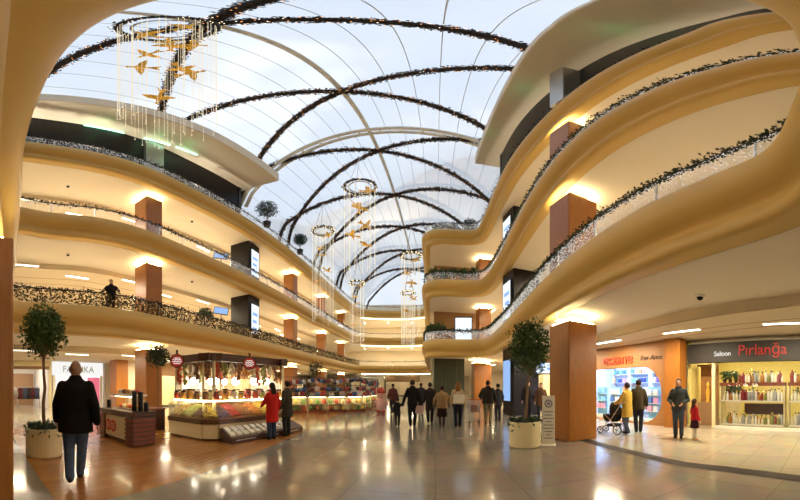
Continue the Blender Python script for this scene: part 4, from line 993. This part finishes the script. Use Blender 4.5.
MB().bb(-.36, -.09, -.23, .36, .09, .25).build('case', BLACK, t, bevel=.015); MB().bb(-.33, -.097, -.19, .33, -.09, .21).build('screen', SCREENW, t)
mb = MB()
for q, (x, z, a, b) in enumerate(((-.22, .05, .16, .18), (-.2, -.1, .22, .06), (.08, -.06, .18, .10), (.1, .1, .2, .05))): mb.bb(x, -.1, z, x + a, -.097, z + b)
mb.build('picture', SCREENB, t)
for s in (0,): MB().tube([(s, 0, .25), (s, 0, 3.6 - p.z)], .02, 6).build('rod', METAL, t)
p = PX(463.5, 20.3, 4.5); t = thing('display_screen', 'tall white-lit display board behind the first-level peninsula railing', 'screen', p, -az(463))
MB().bb(-.66, -.06, .1, .66, .06, 2.35).build('frame', DMETAL, t, bevel=.01)
for k in range(2): MB().bb(-.6, -.066, .2 + k * 1.06, .6, -.06, 1.2 + k * 1.06).build('screen', SCREENW, t)
for s in (-.4, .4): MB().bb(s - .04, -.15, 0, s + .04, .15, .1).build('foot', DMETAL, t)
for k, (px, py, D, z0, lab) in enumerate(((221, 311, 17.5, 4.5, 'first level'), (221, 256, 17.2, 9.0, 'second level'))):
    q = PD(px, py, D); t = thing('tilted_screen', 'small tilted blue-lit screen behind the left %s railing' % lab, 'screen', (q.x, q.y, z0), -az(px))
    MB().tube([(0, 0, 0), (0, 0, q.z - z0)], .03, 8).build('stand', DMETAL, t); M = Matrix.Rotation(-.35, 3, 'X') @ Matrix.Rotation(.2, 3, 'Y')
    MB().box((0, 0, q.z - z0), (.95, .06, .55), M).build('case', BLACK, t); MB().box(M @ Vector((0, -.034, 0)) + Vector((0, 0, q.z - z0)), (.88, .006, .48), M).build('screen', SCREENB, t)
# brown back walls under the peninsula
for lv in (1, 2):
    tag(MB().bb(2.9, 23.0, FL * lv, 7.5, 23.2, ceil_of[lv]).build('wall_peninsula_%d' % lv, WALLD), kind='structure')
# ------------------------------------------------------------------ people
CLM = {}
def cm(c, rough=.85):
    k = tuple(c)
    if k not in CLM: CLM[k] = plain('cloth_colour_%d' % len(CLM), c, rough, var=.2, scale=14, bump=.1, spec=.12)
    return CLM[k]
SKIN = plain('skin', (.55, .30, .19), .5, var=.06); SKIN2 = plain('skin_fair', (.66, .40, .28), .5, var=.06); EYEM = plain('dark_eye', (.02, .015, .01), .2)
def remesh(mb, name, vox, mat, parent, at=None, rz=0., sm=4):
    o = mb.build(name, mat, parent, at, rz=rz)
    m = o.modifiers.new('r', 'REMESH'); m.mode = 'VOXEL'; m.voxel_size = vox; m.use_smooth_shade = True
    s = o.modifiers.new('s', 'SMOOTH'); s.iterations = sm; s.factor = .5
    dg = bpy.context.evaluated_depsgraph_get(); me = bpy.data.meshes.new_from_object(o.evaluated_get(dg)); o.modifiers.clear(); old = o.data; o.data = me; bpy.data.meshes.remove(old); me.name = name
    me.shade_smooth()
    return o
def limb(mb, pts, rs): mb.tube(pts, rs, 12); [mb.ell(p, r * .99, 10, 6) for p, r in zip(pts, rs)]
def person(label, px, D, H, face, top, legs, hair=(.03, .02, .015), stride=.0, arms=None, coat=.78, skirt=None, longhair=False, bald=False, child=False, vox=.014, bulk=1.0, skin=None, tights=None, xy=None, z=0., shoe=(.02, .015, .012), group=None, hood=None):
    s = H / 1.75; p = Vector((xy[0], xy[1], z)) if xy else PX(px, D, z); sk = skin or SKIN
    hs = 1.3 if child else 1.09
    V = lambda a, b, c: Vector((a, b, c)) * s
    hipz, kz = .92, .50
    st = stride
    AN = {}; KN = {}
    for q in (-1, 1):
        f = q * st
        AN[q] = V(q * (.05 if st > .6 else .075 if st else .09), f * .30, .085 + (.10 * max(0, -f) if st else 0)); KN[q] = V(q * (.08 if st > .6 else .095), f * .14 + .03, kz + .01)
        if f < 0: KN[q] = V(q * .095, f * .02 + .06, kz)
    HP = {q: V(q * .09, 0, hipz) for q in (-1, 1)}; SH = {q: V(q * .168 * (bulk ** .5), -.01, 1.425) for q in (-1, 1)}
    A = arms or {}
    EL = {q: V(*A.get(('e', q), (q * .245 * bulk ** .5, -.04 + (-q * st * .1), 1.14))) for q in (-1, 1)}
    WR = {q: V(*A.get(('w', q), (q * .275 * bulk ** .5, .06 + (-q * st * .2), .90))) for q in (-1, 1)}
    b = MB()
    b.loft([tuple(v * s for v in r_) for r_ in ((0, 0, .86, .13, .10), (0, 0, .95, .155, .112), (0, 0, 1.08, .138, .098), (0, 0, 1.22, .155, .108), (0, 0, 1.36, .175, .105), (0, 0, 1.43, .15, .08), (0, .0, 1.48, .075, .062), (0, .005, 1.6, .056, .06))], 16)
    for q in (-1, 1):
        limb(b, [HP[q], KN[q], AN[q]], [.088 * s, .058 * s, .042 * s]); b.ell(AN[q] + V(0, .06, -.045), (.042 * s, .115 * s, .036 * s), 10, 6)
        limb(b, [SH[q], EL[q], WR[q]], [.055 * s, .042 * s, .031 * s])
        d = (WR[q] - EL[q]).normalized(); e_ = Vector((q, 0, 0)); nn = (e_ - d * e_.dot(d)).normalized(); wd = d.cross(nn)     # palm normal nn faces outwards, fingers spread along wd
        if wd.y < 0: wd = -wd
        M = Matrix((wd, nn, d)).transposed(); pc = WR[q] + d * .055 * s
        b.ell(pc, (.042 * s, .018 * s, .058 * s), 10, 6, M)
        for k in range(4):
            o_ = pc + wd * (.030 - .02 * k) * s + d * .045 * s; ll = (.062, .072, .068, .05)[k] * s
            b.tube([o_ - d * .02 * s, o_ + d * ll * .55, o_ + d * ll - nn * .022 * s], [.0105 * s, .010 * s, .008 * s], 6)
        o_ = pc + wd * .034 * s - d * .02 * s; b.tube([o_, o_ + wd * .026 * s + d * .022 * s - nn * .008 * s, o_ + wd * .030 * s + d * .055 * s - nn * .02 * s], [.012 * s, .011 * s, .009 * s], 6)
    hc = V(0, .012, 1.5 + .135 * hs); h1 = s * hs
    b.ell(hc, (.076 * h1, .095 * h1, .113 * h1), 16, 12); b.ell(hc + Vector((0, .022, -.055)) * h1, (.056 * h1, .066 * h1, .062 * h1), 12, 8)
    b.ell(hc + Vector((0, .104, -.018)) * h1, (.013 * h1, .018 * h1, .024 * h1), 8, 6); b.ell(hc + Vector((0, .082, -.066)) * h1, (.024 * h1, .011 * h1, .009 * h1), 8, 6)
    for q in (-1, 1): b.ell(hc + Vector((q * .078, -.005, -.008)) * h1, (.011 * h1, .021 * h1, .032 * h1), 8, 6)
    root = remesh(b, 'person', vox * s * .85, sk, None, p, face, 2)
    tag(root, label, 'person', group)
    for q in (-1, 1):
        MB().ell(hc + Vector((q * .031, .086, .012)) * h1, (.011 * h1, .006 * h1, .008 * h1), 8, 6).build('eye', EYEM, root, smooth=True)
    # hair
    hm = cm(hair, .6)
    if not bald:
        hb = MB(); hb.ell(hc + Vector((0, -.014, .018)) * h1, (.088 * h1, .104 * h1, .112 * h1), 18, 14)
        keep = [v for v in hb.v]
        hb.v = []
        for v in keep:
            d = (Vector(v) - hc) / h1
            if d.y > .035 and d.z < .062: d.y = .035 + (d.y - .035) * .1; d.x *= .9
            if d.z < -.05: d.z = -.05 + (d.z + .05) * .2
            hb.v.append(tuple(hc + d * h1))
        if longhair: hb.loft([tuple(v * s for v in r_) for r_ in ((0, -.075, 1.30, .06, .025), (0, -.085, 1.38, .11, .04), (0, -.075, 1.5, .105, .055), (0, -.06, 1.62, .085, .07))], 12)
        remesh(hb, 'hair', .016 * s, hm, root, sm=3)
    # trousers or skirt
    lm = cm(legs)
    tb = MB()
    if not skirt:
        tb.loft([tuple(v * s for v in r_) for r_ in ((0, 0, .80, .15 * bulk, .115 * bulk), (0, 0, .92, .175 * bulk, .13 * bulk), (0, 0, 1.03, .165 * bulk, .122 * bulk))], 16)
        for q in (-1, 1): limb(tb, [HP[q] - V(0, 0, .03), KN[q], AN[q] + V(0, -.005, .0)], [.108 * s * bulk ** .5, .080 * s, .066 * s])
        remesh(tb, 'trousers', vox * 1.15 * s, lm, root, sm=3)
    else:
        tb.loft([tuple(v * s for v in r_) for r_ in ((0, 0, skirt, .24, .20), (0, 0, .7, .21, .17), (0, 0, .92, .18, .135), (0, 0, 1.04, .16, .12))], 18)
        remesh(tb, 'skirt', vox * 1.15 * s, lm, root, sm=3)
        if tights:
            tg = MB()
            for q in (-1, 1): limb(tg, [HP[q] - V(0, 0, .1), KN[q], AN[q]], [.092 * s, .062 * s, .047 * s])
            remesh(tg, 'tights', vox * s, cm(tights), root, sm=2)
    # jacket or coat
    jb = MB(); w = bulk; hem = coat
    rr = [(0, -.01, hem, .205 * w, .155 * w), (0, -.01, (hem + 1.0) / 2, .20 * w, .15 * w), (0, 0, 1.05, .188 * w, .142 * w), (0, 0, 1.22, .195 * w, .142 * w), (0, 0, 1.36, .205 * w ** .6, .135 * w ** .7), (0, -.005, 1.45, .172 * w ** .5, .108), (0, -.005, 1.505, .105, .088), (0, 0, 1.56, .076, .074)]
    jb.loft([tuple(v * s for v in r_) for r_ in rr], 18)
    for q in (-1, 1):
        limb(jb, [SH[q] - V(0, 0, .012), EL[q], WR[q] - (WR[q] - EL[q]).normalized() * .02 * s], [.070 * s * w ** .5, .066 * s * w ** .5, .054 * s * w ** .5])
    if hood: jb.ell(V(0, -.09, 1.48), (.11 * s, .07 * s, .08 * s), 10, 6)
    remesh(jb, 'jacket', vox * 1.2 * s, cm(top), root, sm=3)
    for q in (-1, 1):
        sb = MB(); c = AN[q] + V(0, .055, -.045); sb.ell(c, (.05 * s, .135 * s, .048 * s), 12, 8); sb.ell(c + V(0, -.06, .03), (.045 * s, .06 * s, .06 * s), 10, 6)
        zmin = AN[q].z - .085 * s
        sb.v = [(v[0], v[1], max(v[2], zmin)) for v in sb.v]; sb.build('shoe', cm(shoe, .4), root, smooth=True)
    return root
def toward(px): return -az(px)          # facing away from the camera at this column
def front(e, w): return {('e', -1): (-e[0], e[1], e[2]), ('e', 1): e, ('w', -1): (-w[0], w[1], w[2]), ('w', 1): w}
PUSH = front((.27, .10, 1.16), (.20, .36, 1.04))
person('bald man in a black jacket and blue jeans walking away at the left', 75.5, 4.12, 1.88, toward(75) - .1, (.010, .009, .009), (.075, .105, .18), bald=True, stride=.75, coat=.76, vox=.010, bulk=1.24, skin=plain('stubbled_skin', (.30, .165, .10), .6, var=.1))
BK = (.014, .013, .016)
person('woman in a long red coat browsing at the kiosk', 272, 7.72, 1.60, toward(272) + .7, (.50, .022, .018), (.05, .07, .13), longhair=True, coat=.55, bulk=1.08, arms={('w', -1): (-.24, .22, 1.05), ('e', -1): (-.28, .05, 1.16)})
person('person in a dark grey coat standing next to the woman in red', 287, 8.3, 1.66, toward(286) + .9, (.05, .045, .035), (.03, .03, .035), coat=.62, bulk=1.05, arms={('w', 1): (.22, .28, 1.15), ('e', 1): (.27, .08, 1.15)})
person('small child in dark clothes held by the hand by a walking man', 397.5, 10.3, 1.05, toward(397), (.02, .02, .025), (.02, .02, .025), child=True, stride=.4, coat=.7, arms={('w', 1): (.36, .05, 1.35), ('e', 1): (.33, .0, 1.3)})
person('man in a dark jacket holding a small child by the hand in mid hall', 412.5, 10.2, 1.74, toward(412), BK, (.02, .02, .026), stride=.4, coat=.84, arms={('w', -1): (-.38, .02, .80), ('e', -1): (-.30, -.02, 1.10), ('w', 1): (.32, .0, .84)})
person('person in a long dark coat left of the beige-poncho walker', 430, 11.2, 1.66, toward(430), (.03, .025, .022), (.02, .02, .02), coat=.55, stride=.3)
person('short woman in a beige poncho and dark skirt', 442, 10.4, 1.52, toward(442), (.34, .22, .11), (.03, .015, .015), skirt=.42, tights=(.05, .03, .03), coat=.80, bulk=1.25, stride=.3, longhair=False, hair=(.05, .02, .012), arms=front((.33, .05, 1.18), (.36, .08, .98)))
person('woman with long tan hair, pale bag jacket and dark trousers', 458, 10.0, 1.66, toward(458), (.50, .38, .22), (.022, .022, .035), hair=(.22, .09, .03), longhair=True, coat=.92, stride=.25)
person('broad man in a black jacket and khaki trousers beside the trolley', 488, 11.0, 1.74, toward(488), (.02, .015, .012), (.20, .17, .10), coat=.84, bulk=1.25, arms={('w', -1): (-.28, .34, 1.02), ('e', -1): (-.33, .1, 1.15)})
person('person in dark clothes behind the man with khaki trousers', 498, 12.0, 1.62, toward(498) + .5, (.03, .028, .028), (.03, .03, .05), coat=.7)
person('man in a dark coat seen past the right ficus planter', 528, 12.5, 1.74, toward(528) + PI + .3, (.018, .016, .018), (.03, .03, .035), coat=.6, stride=.4)
person('woman in a brown jacket partly hidden by the information stand', 541, 11.8, 1.66, toward(541) + PI, (.10, .05, .03), (.03, .03, .04), longhair=True, coat=.7)
person('person in a yellow coat pushing a dark pram outside the pharmacy', 627, 8.6, 1.62, toward(627) + .95, (.55, .36, .07), (.08, .10, .15), coat=.60, bulk=1.12, arms=PUSH, stride=.35, hair=(.03, .02, .015))
person('man in a dark olive jacket looking into the pharmacy', 638.5, 8.9, 1.72, toward(638) + .1, (.05, .04, .022), (.03, .03, .045), coat=.78, bulk=1.05, stride=.2)
person('man in a grey jacket and jeans facing the camera beside the bottle shop', 678.5, 8.0, 1.72, toward(678) + PI - .15, (.045, .055, .06), (.06, .08, .12), coat=.84, bulk=1.12, arms=front((.29, .0, 1.14), (.16, .2, 1.04)), vox=.012, skin=SKIN)
person('small girl in a red vest, dark skirt and white tights', 694.5, 7.6, 1.12, toward(694) - .9, (.45, .02, .03), (.05, .015, .03), child=True, skirt=.55, tights=(.75, .70, .62), coat=.9, hair=(.06, .03, .02), longhair=True, shoe=(.45, .25, .12), arms={('w', -1): (-.3, .2, 1.2), ('e', -1): (-.3, .05, 1.2)})
person('dark-clothed visitor leaning at the left first-level railing', 111, 11.0, 1.70, toward(111) + PI, (.02, .018, .02), (.03, .03, .035), coat=.8, bulk=1.1, z=4.5, xy=(PX(111, 11.35).x, PX(111, 11.35).y), arms=front((.33, .1, 1.18), (.3, .36, 1.12)))
person('far walker in dark clothes in the middle of the hall', 421, 15.5, 1.70, toward(421), (.03, .025, .03), (.03, .03, .035), coat=.7, stride=.3)
person('far walker in a red-brown jacket by the far stall', 393, 15.0, 1.66, toward(393), (.10, .03, .03), (.03, .03, .035), coat=.8, stride=.3)
# things the people hold and push
HB = MB().loft([(0, 0, 0, .14, .05), (0, 0, .14, .16, .065), (0, 0, .26, .14, .03)], 12)
for lab, px, D, z, m in (('pink shopping bag hanging from the walking man by his right hand', 419.5, 10.2, .50, GM[4]), ('white shopping bag carried on the back of the tan-haired woman', 459, 9.72, .92, WHITEM)):
    q = PX(px, D, z); t = thing('shopping_bag', lab, 'bag', q, toward(px)); o = MB().bb(-.15 if 'pink' in lab else -.2, -.05, 0, .15 if 'pink' in lab else .2, .05, .30).build('body', m, t, bevel=.02); MB().tube([(-.07, 0, .29), (-.05, 0, .42), (.05, 0, .42), (.07, 0, .29)], .008, 5).build('handle', m, t)
def wheel(mb, c, r, w=.035):
    mb.tube([Vector(c) + Vector((0, r * math.cos(a * PI / 10), r * math.sin(a * PI / 10))) for a in range(20)], w / 2, 6, closed=True)
    for k in range(5): a = k * 1.2566; mb.tube([c, Vector(c) + Vector((0, r * math.cos(a), r * math.sin(a)))], .008, 4)
    mb.tube([Vector(c) - Vector((.03, 0, 0)), Vector(c) + Vector((.03, 0, 0))], .02, 6)
def pram(label, px, D, rz, canopy):
    t = thing('pram', label, 'pram', PX(px, D), rz)
    for x, y, r in ((-.25, -.25, .14), (.25, -.25, .14), (-.20, .38, .10), (.20, .38, .10)):
        m = MB(); wheel(m, (x, y, r + .018), r); m.build('wheel', DMETAL, t)
    f = MB()
    for x in (-.22, .22):
        f.tube([(x, .38, .14), (x, .0, .45), (x, -.35, .95), (x, -.48, 1.02)], .016, 6); f.tube([(x, -.25, .16), (x, .05, .5), (x, .2, .62)], .016, 6)
    f.tube([(-.22, -.48, 1.02), (.22, -.48, 1.02)], .02, 8); f.tube([(-.25, -.25, .158), (.25, -.25, .158)], .012, 6); f.tube([(-.2, .38, .118), (.2, .38, .118)], .012, 6); f.build('frame', METAL, t)
    s = MB().loft([(0, .05, .40, .19, .24), (0, .05, .50, .21, .32), (0, .03, .62, .21, .34)], 14); s.build('seat', cm((.03, .03, .03)), t, smooth=True)
    c = MB(); vs = []
    for i in range(7):
        a = -.1 + i * .3
        for k in range(9):
            b = PI * k / 8; vs.append((.23 * math.cos(b), -.08 - .36 * math.cos(a) * math.sin(b) * .9 + .1, .62 + .36 * math.sin(a) * math.sin(b) + .02))
    c.add(vs, [(i * 9 + k, i * 9 + k + 1, i * 9 + 10 + k, i * 9 + 9 + k) for i in range(6) for k in range(8)]); o = c.build('canopy', cm(canopy), t, smooth=True); sm = o.modifiers.new('t', 'SOLIDIFY'); sm.thickness = .012
    MB().bb(-.18, -.2, .24, .18, .15, .32).build('basket', cm((.05, .05, .05)), t, bevel=.02)
pram('dark pram pushed by the person in yellow outside the pharmacy', 613.5, 8.75, toward(627) + 1.15, (.045, .045, .035))
def trolley(label, px, D, rz):
    t = thing('shopping_trolley', label, 'trolley', PX(px, D), rz)
    for x, y in ((-.2, -.3), (.2, -.3), (-.18, .32), (.18, .32)):
        m = MB(); wheel(m, (x, y, .08), .06); m.build('wheel', DMETAL, t)
    f = MB()
    for x in (-.22, .22): f.tube([(x, .32, .15), (x, -.3, .18), (x, -.34, .55), (x, -.42, 1.0)], .014, 6)
    f.tube([(-.22, .32, .15), (.22, .32, .15)], .014, 6); f.tube([(-.22, -.3, .18), (.22, -.3, .18)], .014, 6); f.build('frame', METAL, t)
    MB().tube([(-.24, -.42, 1.0), (.24, -.42, 1.0)], .02, 8).build('handle', cm((.4, .08, .03)), t)
    b = MB(); Lo = [(-.2, -.3), (.2, -.3), (.17, .4), (-.17, .4)]; Hi = [(-.27, -.36), (.27, -.36), (.22, .48), (-.22, .48)]
    for i in range(4):
        j = (i + 1) % 4
        for k in range(8):
            q = k / 7; lo = Vector((*Lo[i], .5)).lerp(Vector((*Lo[j], .5)), q); hi = Vector((*Hi[i], .92)).lerp(Vector((*Hi[j], .92)), q); b.tube([lo, hi], .006, 4)
        for k in range(5):
            q = k / 4; b.tube([Vector((*Lo[i], .5)).lerp(Vector((*Hi[i], .92)), q), Vector((*Lo[j], .5)).lerp(Vector((*Hi[j], .92)), q)], .006, 4)
    for k in range(6): b.tube([(-.2 + .08 * k, -.3, .5), (-.17 + .068 * k, .4, .5)], .006, 4)
    b.build('basket', METAL, t)
    q = PX(px, D, .507); g = MB().bb(-.14, -.2, 0, .14, .2, .26).build('carton', cm((.32, .10, .05)), at=q, rz=rz, bevel=.02); tag(g, 'red-brown carton lying in the shopping trolley', 'carton')
trolley('grey wire shopping trolley beside the man in khaki trousers', 474, 11.0, toward(474))
bpy.context.view_layer.update()
